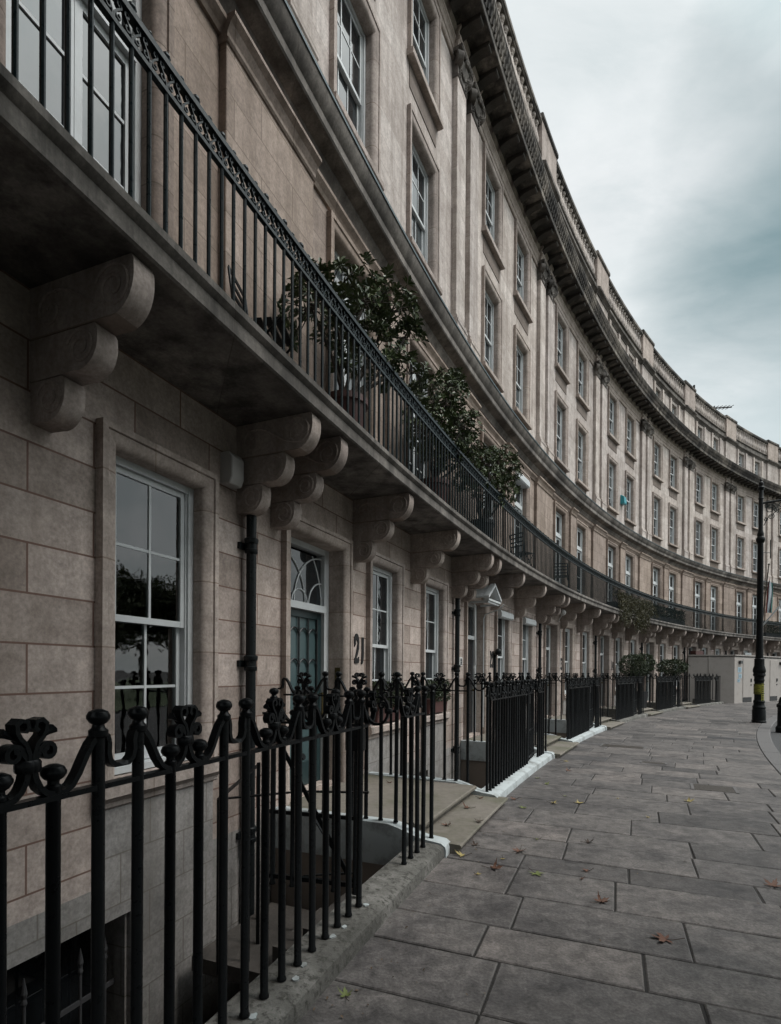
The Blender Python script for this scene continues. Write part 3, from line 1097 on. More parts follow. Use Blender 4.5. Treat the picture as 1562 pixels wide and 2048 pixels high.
    mb.sweep([(WD - 0.45, 15.0), (WD - 0.45, 17.1), (WD - 1.3, 17.2), (-7.5, 17.6), (-7.5, 15.0)], 0, BAY, 6, caps=False)
    mb.build('roof', M['slate'], root)
    # closing back so that no light leaks through the shell
    mb = MB()
    mb.sweep([(WD - 0.47, -2.62), (WD - 0.47, 15.0), (WD - 0.52, 15.0), (WD - 0.52, -2.62)], 0, BAY, 6, caps=False)
    mb.build('inner_wall', M['dark'], root)
    # ---- rain water pipe
    mb = MB()
    pu, pd = -0.09, WD + 0.085
    mb.tube([L(pu, pd, 3.165), L(pu, pd, -2.5)], 0.048, 12)
    for z in (2.86, 1.74, 0.1):
        mb.lathe(L(pu, pd, z), [(0.056, -0.07), (0.062, -0.06), (0.062, -0.03), (0.054, -0.025), (0.054, 0.025), (0.064, 0.03), (0.068, 0.055), (0.068, 0.07), (0.056, 0.08)], 12)
        mb.box(pu - 0.10, pu + 0.10, WD - 0.01, WD + 0.03, z - 0.03, z + 0.03, 1)
    mb.build('drainpipe', M['pipe'], root, smooth=0.6)
    # ---- bracket pair infill: small white threshold to the door
    mb = MB()
    mb.box(DOOR[0] + 0.147, DOOR[1] - 0.147, WD - 0.45, WD - 0.1, 0.19, 0.249, 1)
    mb.build('threshold', M['stone_trim'], root)


def door_frame(root, a, b, h0, h1, d, trans):
    mb = MB()
    fr = 0.11
    mb.box(a, a + fr, d - 0.12, d, h0, h1, 1)
    mb.box(b - fr, b, d - 0.12, d, h0, h1, 1)
    mb.box(a + fr, b - fr, d - 0.12, d - 0.003, h1 - 0.07, h1, 1)
    mb.box(a + fr, b - fr, d - 0.12, d + 0.025, trans, trans + 0.085, 1)
    return mb.build('door_frame', M['white'], root)


def panelled_door(root, mat, letter=True):
    a, b = DOOR[0] + 0.147, DOOR[1] - 0.147
    d = WD - 0.21
    f = door_frame(root, a, b, 0.25, 3.243, d, 2.42)
    mb = MB()
    x0, x1 = a + 0.113, b - 0.113
    mb.box(x0, x1, d - 0.09, d - 0.045, 0.255, 2.418, 1)
    mx = (x0 + x1) / 2
    for (p, q) in ((x0 + 0.09, mx - 0.05), (mx + 0.05, x1 - 0.09)):
        for (lo, hi) in ((0.45, 1.0), (1.12, 1.75), (1.87, 2.3)):
            mb.box(p, q, d - 0.05, d - 0.032, lo, hi, 1)
    dr = mb.build('door', mat, root, bevel=0.006)
    k = MB()
    k.ball(L(x1 - 0.05, d - 0.01, 1.25), 0.03, 10)
    k.tube([L(x1 - 0.05, d - 0.045, 1.25), L(x1 - 0.05, d - 0.01, 1.25)], 0.012, 8)
    k.build('door_knob', M['brass'], dr, smooth=0.6)
    g = MB()
    g.box(x0 - 0.01, x1 + 0.01, d - 0.07, d - 0.06, 2.50, 3.13, 1)
    g.build('fanlight', M['glass'], root)
    return dr


def lattice_door(root):
    """house 21: teal door with a lattice of pointed glazed lights under a traceried fanlight"""
    a, b = DOOR[0] + 0.147, DOOR[1] - 0.147
    d = WD - 0.21
    door_frame(root, a, b, 0.25, 3.243, d, 2.42)
    x0, x1 = a + 0.113, b - 0.113
    mb = MB()
    dd = d - 0.045
    st = 0.085
    mb.box(x0, x0 + st, dd - 0.05, dd, 0.255, 2.418, 1)
    mb.box(x1 - st, x1, dd - 0.05, dd, 0.255, 2.418, 1)
    mb.box(x0 + st, x1 - st, dd - 0.05, dd - 0.002, 2.33, 2.418, 1)
    mb.box(x0 + st, x1 - st, dd - 0.05, dd - 0.002, 0.255, 0.55, 1)
    mb.box(x0 + st, x1 - st, dd - 0.05, dd - 0.002, 0.98, 1.08, 1)
    dr = mb.build('door', M['teal'], root, bevel=0.004)
    lt = MB()
    n = 4
    w = (x1 - x0 - 2 * st) / n
    for i in range(n + 1):
        x = x0 + st + i * w
        lt.tube([L(x, dd - 0.01, 1.08), L(x, dd - 0.01, 2.33)], 0.011, 6)
    for i in range(n):
        xc = x0 + st + (i + 0.5) * w
        for z in (1.34, 1.72, 2.10):
            pts = [L(xc + w / 2 * math.cos(t), dd - 0.008, z + 0.10 * math.sin(t)) for t in [PI * j / 8 for j in range(9)]]
            lt.tube(pts, 0.011, 6)
    lt.build('door_lattice', M['dark_door'], dr, smooth=0.6)
    p = MB()
    p.box(x0 + 0.05, x1 - 0.05, dd - 0.04, dd - 0.03, 0.5, 2.36, 1)
    p.build('door_pane', M['teal_pane'], dr)
    g = MB()
    g.box(x0 - 0.01, x1 + 0.01, d - 0.07, d - 0.06, 2.50, 3.13, 1)
    fl = g.build('fanlight', M['glass'], root)
    t = MB()
    W2 = (x1 - x0)
    dq = d - 0.05
    z0 = 2.505

    def arc(cx, cz, r, a0, a1):
        pts = []
        for j in range(15):
            an = a0 + (a1 - a0) * j / 14
            x, z = cx + r * math.cos(an), cz + r * math.sin(an)
            if x0 - 0.004 <= x <= x1 + 0.004 and z0 - 0.004 <= z <= 3.13:
                pts.append(L(x, dq, z))
        if len(pts) > 1:
            t.tube(pts, 0.010, 6)
    arc(x0, z0, W2, 0, PI / 2)
    arc(x1, z0, W2, PI / 2, PI)
    arc(x0, z0, W2 * 0.62, 0, PI / 2)
    arc(x1, z0, W2 * 0.62, PI / 2, PI)
    mx = (x0 + x1) / 2
    arc(mx, z0, W2 * 0.17, 0, PI)
    arc(x0, z0, W2 * 0.3, 0, PI / 2)
    arc(x1, z0, W2 * 0.3, PI / 2, PI)
    t.build('fanlight_tracery', M['white'], fl, smooth=0.6)
    h = MB()
    h.tube([L(x1 - 0.045, dd + 0.05, 1.1), L(x1 - 0.045, dd + 0.05, 1.4)], 0.012, 8)
    h.tube([L(x1 - 0.045, dd, 1.12), L(x1 - 0.045, dd + 0.05, 1.12)], 0.009, 6)
    h.tube([L(x1 - 0.045, dd, 1.38), L(x1 - 0.045, dd + 0.05, 1.38)], 0.009, 6)
    h.build('door_handle', M['brass'], dr, smooth=0.6)
    # brass bell plate on the reveal
    q = MB()
    q.box(DOOR[1] - 0.155, DOOR[1] - 0.147, WD - 0.11, WD - 0.03, 1.40, 1.72, 1)
    q.build('bell_plate', M['brass'], root)


# ---- house numbers -------------------------------------------------------
def stroke(mb, pts, d0, d1, sx, sz, u, z):
    """variable width pen stroke: (x, y, w)"""
    n = len(pts)
    lft, rgt = [], []
    for i, (x, y, w) in enumerate(pts):
        x0, y0, _ = pts[max(i - 1, 0)]
        x1, y1, _ = pts[min(i + 1, n - 1)]
        tx, ty = x1 - x0, y1 - y0
        l = math.hypot(tx, ty) or 1
        nx, ny = -ty / l, tx / l
        lft.append((x + nx * w / 2, y + ny * w / 2))
        rgt.append((x - nx * w / 2, y - ny * w / 2))
    for i in range(n - 1):
        q = [lft[i], lft[i + 1], rgt[i + 1], rgt[i]]
        mb.prism_uh([(u + x * sx, z + y * sz) for x, y in q], d0, d1)


def arcp(cx, cy, rx, ry, a0, a1, w0, w1, n=12):
    return [(cx + rx * math.cos(math.radians(a0 + (a1 - a0) * i / n)), cy + ry * math.sin(math.radians(a0 + (a1 - a0) * i / n)), w0 + (w1 - w0) * math.sin(PI * i / n)) for i in range(n + 1)]


DIG = {
    '1': [[(0.30, 1.0, 0.17), (0.30, 0.5, 0.17), (0.29, 0.25, 0.165), (0.26, 0.1, 0.15), (0.2, 0.0, 0.11), (0.1, -0.06, 0.04)]],
    '2': [arcp(0.27, 0.76, 0.24, 0.24, 190, -10, 0.08, 0.16) + [(0.47, 0.6, 0.15), (0.35, 0.38, 0.12), (0.15, 0.15, 0.09), (0.05, 0.05, 0.07)],
          [(0.0, 0.06, 0.12), (0.3, 0.05, 0.13), (0.55, 0.06, 0.12)], [(0.53, 0.02, 0.06), (0.56, 0.2, 0.05)], [(0.05, 0.72, 0.12), (0.1, 0.66, 0.12)]],
    '3': [arcp(0.24, 0.77, 0.21, 0.21, 160, -60, 0.08, 0.15) + [(0.2, 0.53, 0.07)], arcp(0.22, 0.26, 0.27, 0.28, 85, -150, 0.08, 0.17)],
    '4': [[(0.4, 1.0, 0.14), (0.4, 0.0, 0.16)], [(0.4, 0.98, 0.07), (0.0, 0.34, 0.07)], [(-0.02, 0.33, 0.09), (0.6, 0.33, 0.09)]],
    '5': [[(0.08, 0.97, 0.11), (0.5, 0.99, 0.12)], [(0.1, 0.98, 0.09), (0.07, 0.55, 0.08)], arcp(0.2, 0.3, 0.29, 0.3, 120, -150, 0.08, 0.17)],
}


def house_number(root, txt):
    mb = MB()
    for i, ch in enumerate(txt):
        for stp in DIG[ch]:
            stroke(mb, [(x, y, w * 1.6) for x, y, w in stp], WD - 0.004, WD + 0.014, 0.215, 0.345, 2.21 + i * 0.175, 1.80)
    o = mb.build('house_number', M['dark'], root)
    return o


# ------------------------------------------------------------------ foliage
def leaf_quad(mb, p, dirv, up, ln, wd, curl=0.15):
    dirv = dirv.normalized()
    side = dirv.cross(up)
    side = side.normalized() if side.length > 1e-6 else dirv.orthogonal().normalized()
    nn = side.cross(dirv)
    a = p
    m1 = p + dirv * ln * 0.6 + side * wd / 2 + nn * ln * 0.06
    m2 = p + dirv * ln * 0.6 - side * wd / 2 + nn * ln * 0.06
    t = p + dirv * ln - nn * ln * curl
    i = len(mb.v)
    mb.v += [tuple(a), tuple(m1), tuple(t), tuple(m2)]
    mb.f += [(i, i + 1, i + 2), (i, i + 2, i + 3)]
    mb.uv += [(0, 0)] * 6
    mb.mi += [0, 0]


def raw_build(mb, name, mat, parent=None, smooth=False):
    me = bpy.data.meshes.new(name)
    me.from_pydata(mb.v, [], mb.f)
    me.materials.append(mat)
    o = bpy.data.objects.new(name, me)
    C.objects.link(o)
    if parent is not None:
        o.parent = parent
    return o


def rv(r=1.0):
    while True:
        v = Vector((rnd.uniform(-1, 1), rnd.uniform(-1, 1), rnd.uniform(-1, 1)))
        if 0.05 < v.length < 1:
            return v.normalized() * r


def shrub(root, base, blobs, nwhorl, leaf=0.10, wleaf=0.042, whorl=8, stems=5):
    """potted evergreen: wiry stems to every blob, whorls of leaves at the twig ends"""
    br = MB()
    lf = MB()
    tot = sum(b[1] ** 2 for b in blobs)
    for (c, r) in blobs:
        c = Vector(c)
        b = Vector(base)
        k = b.lerp(c, 0.55) + rv(0.10)
        br.tube([b + rv(0.03), b.lerp(k, 0.5) + rv(0.03), k, c], 0.02, 6, radii=[0.026, 0.022, 0.017, 0.011])
        n = int(nwhorl * r * r / tot)
        for i in range(n):
            dv = rv()
            dv.z = dv.z * 0.9 + 0.12
            dv.normalize()
            rr = r * rnd.uniform(0.45, 1.08) ** 0.6
            p = c + Vector((dv.x * rr, dv.y * rr, dv.z * rr))
            if i % 3 == 0:
                m = c.lerp(p, 0.5) + rv(0.05 * r)
                br.tube([c + rv(0.1 * r), m, p], 0.006, 4, radii=[0.008, 0.006, 0.004])
            ax = (dv + Vector((0, 0, 0.7)) + rv(0.5)).normalized()
            o1 = ax.orthogonal().normalized()
            o2 = ax.cross(o1)
            ph = rnd.uniform(0, 6.28)
            for j in range(whorl):
                a = ph + 2 * PI * j / whorl + rnd.uniform(-0.25, 0.25)
                dd = (o1 * math.cos(a) + o2 * math.sin(a)) * rnd.uniform(0.7, 1.0) + ax * rnd.uniform(0.15, 0.7)
                leaf_quad(lf, p + ax * rnd.uniform(-0.02, 0.02), dd, ax, leaf * rnd.uniform(0.7, 1.15), wleaf * rnd.uniform(0.8, 1.2))
    br.build('stem', M['bark'], root, smooth=0.8)
    raw_build(lf, 'foliage', M['leaf'], root)


def clipped(root, shape_fn, n, leaf, name='foliage', mat='box'):
    lf = MB()
    for i in range(n):
        p, nrm = shape_fn()
        d = (nrm * 0.8 + rv(0.9)).normalized()
        leaf_quad(lf, p, d, rv(), leaf * rnd.uniform(0.7, 1.3), leaf * 0.55 * rnd.uniform(0.8, 1.2), 0.05)
    return raw_build(lf, name, M[mat], root)


def ellip(c, rx, ry, rz, lo=0.55):
    c = Vector(c)

    def fn():
        d = rv()
        k = rnd.uniform(lo, 1.0) ** 0.5 * (1 + 0.10 * math.sin(7 * d.x + 3) * math.sin(6 * d.y + 1) + 0.08 * math.sin(11 * d.z))
        return c + Vector((d.x * rx * k, d.y * ry * k, d.z * rz * k)), d
    return fn


def boxfn(u0, u1, d0, d1, h0, h1):
    def fn():
        f = rnd.random()
        u, d, h = rnd.uniform(u0, u1), rnd.uniform(d0, d1), rnd.uniform(h0, h1)
        wob = 0.03 * math.sin(u * 14) + 0.02 * math.sin(u * 31 + d * 9)
        if f < 0.35:
            h = h1 + wob - rnd.random() ** 2 * 0.06
            nr = Vector((0, 0, 1))
        elif f < 0.75:
            d = d1 - rnd.random() ** 2 * 0.06 + wob * 0.5
            nr = Vector((0, -1, 0))
        else:
            nr = rv()
        return Vector(L(u, d, h)), nr
    return fn


# ------------------------------------------------------------------ build the houses
build_house(proto)
K_LAST = 9
houses = {0: proto}
for k in [-1] + list(range(1, K_LAST + 1)):
    c = copy_tree(proto)
    c.matrix_world = frame(k * BAY)
    houses[k] = c
HG = 'curved terrace of stone town houses'
lab = {
    -1: 'nearest stone town house at the left edge, white alarm box beside its ground floor window',
    0: 'stone town house numbered 21 with a teal lattice door and window boxes of clipped box',
    1: 'stone town house numbered 22 with white pediment hood over its door and white blind boxes',
    2: 'stone town house numbered 23 with a round lamp hood beside its door',
    3: 'stone town house numbered 24 with ivy over its balcony and a teal alarm box',
    4: 'stone town house numbered 25 behind the rounded bush, next before the pale hoarding',
    5: 'stone town house with its ground floor hidden behind the pale site hoarding',
    6: 'stone town house behind the black lamp post, beside the flag on the balcony',
    7: 'stone town house cut by the right edge of the photo beyond the lamp post',
    8: 'stone town house of the crescent just past the right edge of the photo',
    9: 'last stone town house of the crescent, far past the right edge',
}
for k, h in houses.items():
    tag(h, lab[k], 'house', HG)
for k, h in houses.items():
    if k == 0:
        lattice_door(h)
    else:
        panelled_door(h, M['teal'] if k == 4 else M['dark_door'])
    if 0 <= k <= 4:
        house_number(h, str(21 + k))


def add_part(name, mb, mat, k, smooth=None, bevel=0.0, parent=None):
    return mb.build(name, mat, parent if parent else houses[k], smooth, bevel)


# house extras -----------------------------------------------------------
def awning(k, a, b, top, d=WD + 0.02, hgt=0.16):
    mb = MB()
    mb.sweep([(d - 0.1, top - hgt), (d + 0.10, top - hgt - 0.02), (d + 0.13, top - hgt + 0.01), (d + 0.13, top - 0.05), (d + 0.10, top), (d - 0.1, top)], a, b, 2)
    add_part('blind_box', mb, M['white'], k)


for (a, b) in GW:
    awning(1, a + 0.1, b - 0.12, 3.2)
awning(1, WIN[1] - 0.55, WIN[1] + 0.55, 7.12, WD - 0.02, 0.2)
awning(6, GW[0][0] + 0.1, GW[0][1] - 0.12, 3.1)

# pediment hood of 22
mb = MB()
a, b = 0.85, 1.62
mid = (a + b) / 2
for q in (a, b - 0.05):
    mb.box(q, q + 0.05, WD - 0.01, 0.30, 3.17, 3.21, 1)
mb.box(a, b, 0.25, 0.30, 3.165, 3.21, 1)
mb.box(a - 0.03, b + 0.03, 0.24, 0.33, 3.21, 3.25, 1)
for (p, q) in (((a - 0.06, 3.25), (mid, 3.55)), ((mid, 3.55), (b + 0.06, 3.25))):
    mb.prism_uh([(p[0], p[1]), (q[0], q[1]), (q[0], q[1] + 0.07), (p[0], p[1] + 0.055)], 0.22, 0.34)
    mb.prism_uh([(p[0], p[1] + 0.02), (q[0], q[1] + 0.02), (q[0], q[1] + 0.045), (p[0], p[1] + 0.045)], WD - 0.01, 0.219)
mb.build('pediment_hood', M['white'], houses[1])
mb = MB()
mb.tube([L(b + 0.03, 0.40, 3.2), L(b + 0.05, 0.30, 3.1), L(b + 0.07, -0.05, 3.0), L(b + 0.08, WD + 0.03, 2.9), L(b + 0.08, WD + 0.03, 0.4)], 0.013, 6)
mb.tube([L(a - 0.06, 0.02, 3.14), L(a - 0.06, 0.05, 1.84), L(a - 0.06, 0.0, 1.76)], 0.016, 6)
mb.build('conduit', M['white'], houses[1], smooth=0.6)
# intercom
mb = MB()
mb.box(0.20, 0.37, WD - 0.01, WD + 0.03, 1.80, 1.98, 1)
ic = mb.build('intercom', M['alarm'], houses[1], bevel=0.004)
mb = MB()
for i in range(4):
    for j in range(2):
        mb.box(0.245 + j * 0.045, 0.282 + j * 0.045, WD + 0.031, WD + 0.036, 1.825 + i * 0.034, 1.85 + i * 0.034, 1)
mb.build('intercom_button', M['dark_door'], ic)
# wall lamp beside 22
mb = MB()
c = L(2.50, 0.0, 2.17)
mb.ball(c, 0.085, 12)
mb.tube([L(2.50, WD, 2.12), L(2.5, WD + 0.06, 2.05), c], 0.016, 6)
mb.tube([L(2.52, WD + 0.03, 2.1), L(2.52, WD + 0.03, 0.3)], 0.03, 8)
mb.build('wall_lamp', M['pipe'], houses[1], smooth=0.6)
# round lamp hood of 23
mb = MB()
c = L(1.50, 0.22, 3.80)
mb.ball(L(1.50, 0.20, 3.62), 0.10, 12)
mb.tube([L(1.50, 0.18, 3.54), L(1.48, 0.1, 3.42), L(1.9, WD + 0.05, 3.36), L(2.0, WD + 0.03, 3.3)], 0.014, 6)
mb.tube([L(2.14, WD + 0.06, 3.1), L(2.14, WD + 0.03, 1.2)], 0.013, 6)
mb.build('round_lamp', M['alarm'], houses[2], smooth=0.6)
# alarm boxes
mb = MB()
mb.sweep([(WD - 0.01, 3.36), (WD + 0.10, 3.36), (WD + 0.13, 3.42), (WD + 0.13, 3.60), (WD + 0.09, 3.65), (WD - 0.01, 3.65)], BAY - 0.43, BAY - 0.26, 1)
mb.build('alarm_box', M['alarm'], houses[-1], bevel=0.008)
mb = MB()
mb.sweep([(WD - 0.01, 9.22), (WD + 0.16, 9.22), (WD + 0.18, 9.27), (WD + 0.16, 9.54), (WD + 0.05, 9.62), (WD - 0.01, 9.62)], 3.28, 3.60, 1)
mb.build('alarm_box', M['alarm_teal'], houses[3], bevel=0.01)
# some sashes pushed up, blinds and pale curtains give the far windows their differences
for (k, c, lo, hi, frac) in ((3, 0, 8.8, 10.7, 0.16),):
    mb = MB()
    mb.box(WIN[c] - 0.40, WIN[c] + 0.40, WD - 0.17, WD - 0.165, lo, lo + (hi - lo) * frac, 1)
    mb.build('window_gap', M['dark'], houses[k])
# nearest ground floor window: clear glass with curtains and a rail behind
h20 = houses[-1]
for ch in list(h20.children):
    pass


def near_window_glass():
    """the two panes of the second ground floor window of the nearest house show the room behind"""
    cand = []
    for w in h20.children:
        if w.name.startswith('window'):
            for p in w.children:
                if p.name.startswith('pane'):
                    x = sum(v.co.x for v in p.data.vertices) / len(p.data.vertices)
                    z = sum(v.co.z for v in p.data.vertices) / len(p.data.vertices)
                    if 4.6 < x < 5.9 and z < 3.3:
                        cand.append(p)
    for p in cand:
        p.data = p.data.copy()
        p.data.materials[0] = M['glass_clear']


near_window_glass()
mb = MB()
a, b = GW[1][0] + 0.15, GW[1][1] - 0.15
for (s, e) in ((a - 0.04, a + 0.17), (a + 0.24, a + 0.47), (b - 0.36, b - 0.1)):
    n = 14
    for i in range(n):
        u0 = s + (e - s) * i / n
        u1 = s + (e - s) * (i + 1) / n
        d0, d1 = WD - 0.28 + 0.012 * math.sin(i * 1.9), WD - 0.28 + 0.012 * math.sin((i + 1) * 1.9)
        mb.quadU((u0, d0, 0.9), (u1, d1, 0.9), (u1, d1, 3.2), (u0, d0, 3.2))
mb.build('curtain', M['net'], h20)
mb = MB()
mb.box(a - 0.06, b + 0.06, WD - 0.44, WD - 0.43, 0.9, 3.3, 1)
mb.build('curtain_lining', M['curtain'], h20)

# ------------------------------------------------------------------ railings, gates, steps
RAILH = 1.305
CT = 0.115          # coping top


def FRONT(u0, d=1.62):
    return lambda s, off, h: L(u0 + s, d + off, h)


def RADIAL(u, d0, sgn=-1):
    return lambda s, off, h: L(u + off, d0 + sgn * s, h)


BT = 0.235          # top of the plinths either side of a bridge


def rise(s):
    return CT


def coping_mesh(k):
    mb = MB()
    # front coping, rounded weathered edges
    pf = [(1.46, -0.35), (1.46, 0.085), (1.49, CT), (1.72, CT - 0.008), (1.765, 0.085), (1.775, 0.03), (1.775, -0.12), (1.775, -0.35)]
    mb.sweep(pf, 2.702, BAY + 0.348, 18)
    return mb


def plinth_mesh(u):
    """plinth along the side of a bridge, ramping down to the coping with a sweep"""
    mb = MB()
    top = [(1.79, 0.06), (1.78, 0.09), (1.74, 0.118), (1.66, 0.127), (1.58, 0.135), (1.50, 0.15), (1.42, 0.178), (1.33, 0.207), (1.22, BT), (0.6, BT), (WD + 0.01, BT)]
    lo = -0.16
    out = top + [(WD + 0.01, lo), (1.40, lo), (1.79, lo)]
    mb.prism_dh(out, u, u + 0.18)
    return mb


def under_mesh():
    mb = MB()
    mb.box(2.50, BAY + 0.50, 1.50, 1.74, -2.62, -0.30)
    for u in (2.535, BAY + 0.365):
        mb.box(u, u + 0.15, WD + 0.01, 1.55, -2.62, -0.16, 1)
    return mb


def build_area(k, coat, white, label):
    root = empty('area_railing', frame(k * BAY), label, 'railing', 'area railings along the pavement')
    coping_mesh(k).build('coping', coat, root, smooth=0.5)
    plinth_mesh(2.52).build('plinth', coat, root, smooth=0.5)
    plinth_mesh(BAY + 0.35).build('end_plinth', M['coping'], root, smooth=0.5)
    under_mesh().build('area_wall', M['render'], root)
    # runs: bridge return, front, corner, next bridge return
    runs = [(RADIAL(2.62, 1.36), 1.36, 2, BT), (FRONT(2.79), 2.46, 0, CT), (FRONT(6.03), 0.5, 0, CT), (RADIAL(BAY + 0.44, 1.42), 1.42, 1, BT)]
    for i, (F, ln, ph, bt) in enumerate(runs):
        m = iron_run(root, F, ln, RAILH + (bt - CT), bt, ph)
        m.build('rail', M['iron'], root)
    # corner bars on the ramp, linking rails
    for u in (2.62, BAY + 0.44):
        ob = bpy.data.objects.new('bar', bar_mesh('tall', 0.12, RAILH))
        C.objects.link(ob)
        ob.parent = root
        ob.location = L(u, 1.62, 0.12)
    return root


AL = {
    -1: ('mossy', 'nearest black iron railing with knobs and scrolls on mossy unpainted stone coping'),
    0: ('coping', 'black iron railing on white painted coping in front of number 21'),
    1: ('coping', 'black iron railing on white painted coping in front of number 22, with orange drip stain'),
    2: ('coping', 'black iron railing on white painted coping in front of number 23'),
    3: ('mossy', 'black iron railing on dark unpainted coping in front of the topiary trees of number 24'),
    4: ('mossy', 'farthest black iron railing, ending against the pale site hoarding'),
}
AL[2] = ('mossy', 'black iron railing on dark unpainted coping between numbers 23 and 24')
areas = {}
proto_area = build_area(0, M['coping'], True, AL[0][1])
areas[0] = proto_area
for k in (-1, 1, 2, 3, 4):
    c = copy_tree(proto_area)
    c.matrix_world = frame(k * BAY)
    c['label'] = AL[k][1]
    areas[k] = c
    for ch in c.children:
        if ch.name.startswith(('coping', 'plinth') if k < 2 else ('coping', 'plinth', 'end_plinth')) and AL[k][0] != 'coping':
            ch.data = ch.data.copy()
            ch.data.materials[0] = M[AL[k][0]]


# splashes of old white paint and lead round the feet of the nearest bars
sp = random.Random(11)
for i in (4, 7, 9, 10, 12, 13, 15):
    mb = MB()
    n = 11
    rr = [sp.uniform(0.012, 0.022) for _ in range(n)]
    u, d = 2.79 + 0.158 * i + sp.uniform(0.01, 0.04), 1.655 + sp.uniform(-0.01, 0.03)
    top = [L(u + rr[j] * math.cos(2 * PI * j / n) * 1.3, d + rr[j] * math.sin(2 * PI * j / n), CT + 0.001) for j in range(n)]
    low = [(x, y, z - 0.02) for x, y, z in top]
    mb.mesh_add(top + low, [tuple(range(n))] + [(j, (j + 1) % n, n + (j + 1) % n, n + j) for j in range(n)])
    mb.build('paint_splash', M['coping'], areas[-1], smooth=1.0)


def gate(k, ang, label):
    """gate of the area stair, hinged on the last bar of the front run"""
    hinge = 5.25
    root = empty('area_gate', frame(k * BAY) @ Matrix.Translation(L(hinge + 0.03, 1.60, 0)) @ Matrix.Rotation(ang, 4, 'Z'), label, 'gate', 'iron gates of the area stairs')
    F = lambda s, off, h: (0.06 + s, off, h)
    m = iron_run(root, F, 0.64, RAILH, 0.14, 2)
    m.ribbon([F(-0.03, 0, 0.2), F(0.68, 0, 0.2)], (0, 1, 0), 0.03, 0.03)
    m.ribbon([F(-0.03, 0, 0.66), F(0.68, 0, 0.66)], (0, 1, 0), 0.02, 0.025)
    m.ribbon([F(0.66, 0.012, RAILH), F(0.02, 0.012, 0.22)], (0, 1, 0), 0.012, 0.03)
    m.build('gate_frame', M['iron'], root)
    b = MB()
    b.mesh_add([(x, y, z) for z in (1.13, 1.28) for (x, y) in ((0.0, -0.03), (0.13, -0.03), (0.13, 0.03), (0.0, 0.03))],
               [(0, 1, 2, 3), (7, 6, 5, 4), (0, 4, 5, 1), (1, 5, 6, 2), (2, 6, 7, 3), (3, 7, 4, 0)])
    b.build('lock_box', M['iron'], root, bevel=0.004)
    return root


gate(-1, math.radians(92), 'open iron gate swung inward beside the nearest railing, with square lock box')
for k, t in ((0, 'closed iron gate in the railing of number 21'), (1, 'closed iron gate in the railing of number 22'), (2, 'closed iron gate in the railing of number 23'), (3, 'closed iron gate by the topiary trees of number 24')):
    gate(k, 0.0, t)


def steps(k, label, mat=None):
    root = empty('entrance_steps', frame(k * BAY), label, 'steps', 'stone steps to the front doors')
    mb = MB()
    mb.sweep([(WD, -0.14), (1.44, -0.14), (1.44, 0.165), (1.50, 0.17), (1.512, 0.182), (1.512, 0.205), (1.50, 0.216), (WD, 0.228)], 0.53, 2.52, 5)
    mb.build('landing', M['step'], root, smooth=0.4)
    mb = MB()
    mb.sweep([(1.43, -0.3), (1.84, -0.3), (1.84, 0.045), (1.885, 0.05), (1.898, 0.062), (1.898, 0.078), (1.885, 0.088), (1.43, 0.098)], 0.47, 2.60, 5)
    mb.build('step', M['step'], root, smooth=0.4)
    mb = MB()
    mb.box(0.53, 2.52, 1.20, 1.44, -2.62, -0.14)
    mb.box(0.53, 2.52, WD, 1.20, -0.5, -0.14)
    mb.build('bridge_vault', M['render'], root)
    return root


ST = {0: 'mossy sandstone steps and landing up to the teal door of number 21', 1: 'grey stone steps up to the hooded door of number 22', 2: 'stone steps up to the door of number 23',
      3: 'stone steps to number 24 under the first ball trees', 4: 'stone steps to number 25, last before the hoarding'}
for k, t in ST.items():
    steps(k, t)
# steps in front of the nearest house are out of frame; its stair down to the area is in view
root = empty('area_stair', frame(-BAY), 'black iron stair rail and stone landing down into the nearest area', 'stair')
mb = MB()
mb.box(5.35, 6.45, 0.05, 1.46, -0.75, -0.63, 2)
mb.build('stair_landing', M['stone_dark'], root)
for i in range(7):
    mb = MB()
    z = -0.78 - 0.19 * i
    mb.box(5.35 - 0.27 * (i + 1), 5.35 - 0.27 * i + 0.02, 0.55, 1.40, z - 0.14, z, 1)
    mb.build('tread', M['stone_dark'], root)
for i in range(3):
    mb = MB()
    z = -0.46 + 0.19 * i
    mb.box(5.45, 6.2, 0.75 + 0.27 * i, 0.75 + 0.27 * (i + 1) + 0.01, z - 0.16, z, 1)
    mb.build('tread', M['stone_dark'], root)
mb = MB()
mb.ribbon([L(5.22, 0.42, 0.70), L(5.62, 0.9, 0.72), L(5.72, 1.44, 0.74)], (0, 0, 1), 0.012, 0.03)
mb.ribbon([L(5.22, 0.42, 0.70), L(6.1, 0.14, 0.80)], (0, 0, 1), 0.012, 0.03)
for (u, d, t) in ((5.22, 0.42, 0.7), (5.45, 0.52, 0.72), (5.72, 0.42, 0.9), (5.60, 0.88, 0.72), (5.8, 0.75, 0.95), (6.1, 0.14, 0.8), (6.05, 0.6, 0.9)):
    mb.tube([L(u, d, -0.63), L(u, d, t)], 0.016, 8)
mb.ribbon([L(5.6, 1.42, 0.16), L(5.75, 0.86, 0.0), L(6.15, 0.45, -0.3)], (0, 0, 1), 0.014, 0.03)
mb.ribbon([L(5.95, 1.3, -0.2), L(6.0, 0.8, 0.4)], (0, 0, 1), 0.014, 0.03)
mb.tube([L(6.05, 0.6, 0.9), L(6.05, 0.66, 0.92)], 0.03, 8)
mb.build('stair_rail', M['iron'], root, smooth=0.6)

# ------------------------------------------------------------------ plants on the balcony and at the windows
def planted(name, k, label, cat, group=None, u=0.0, d=0.0, h=0.0):
    return empty(name, frame(k * BAY), label, cat, group)


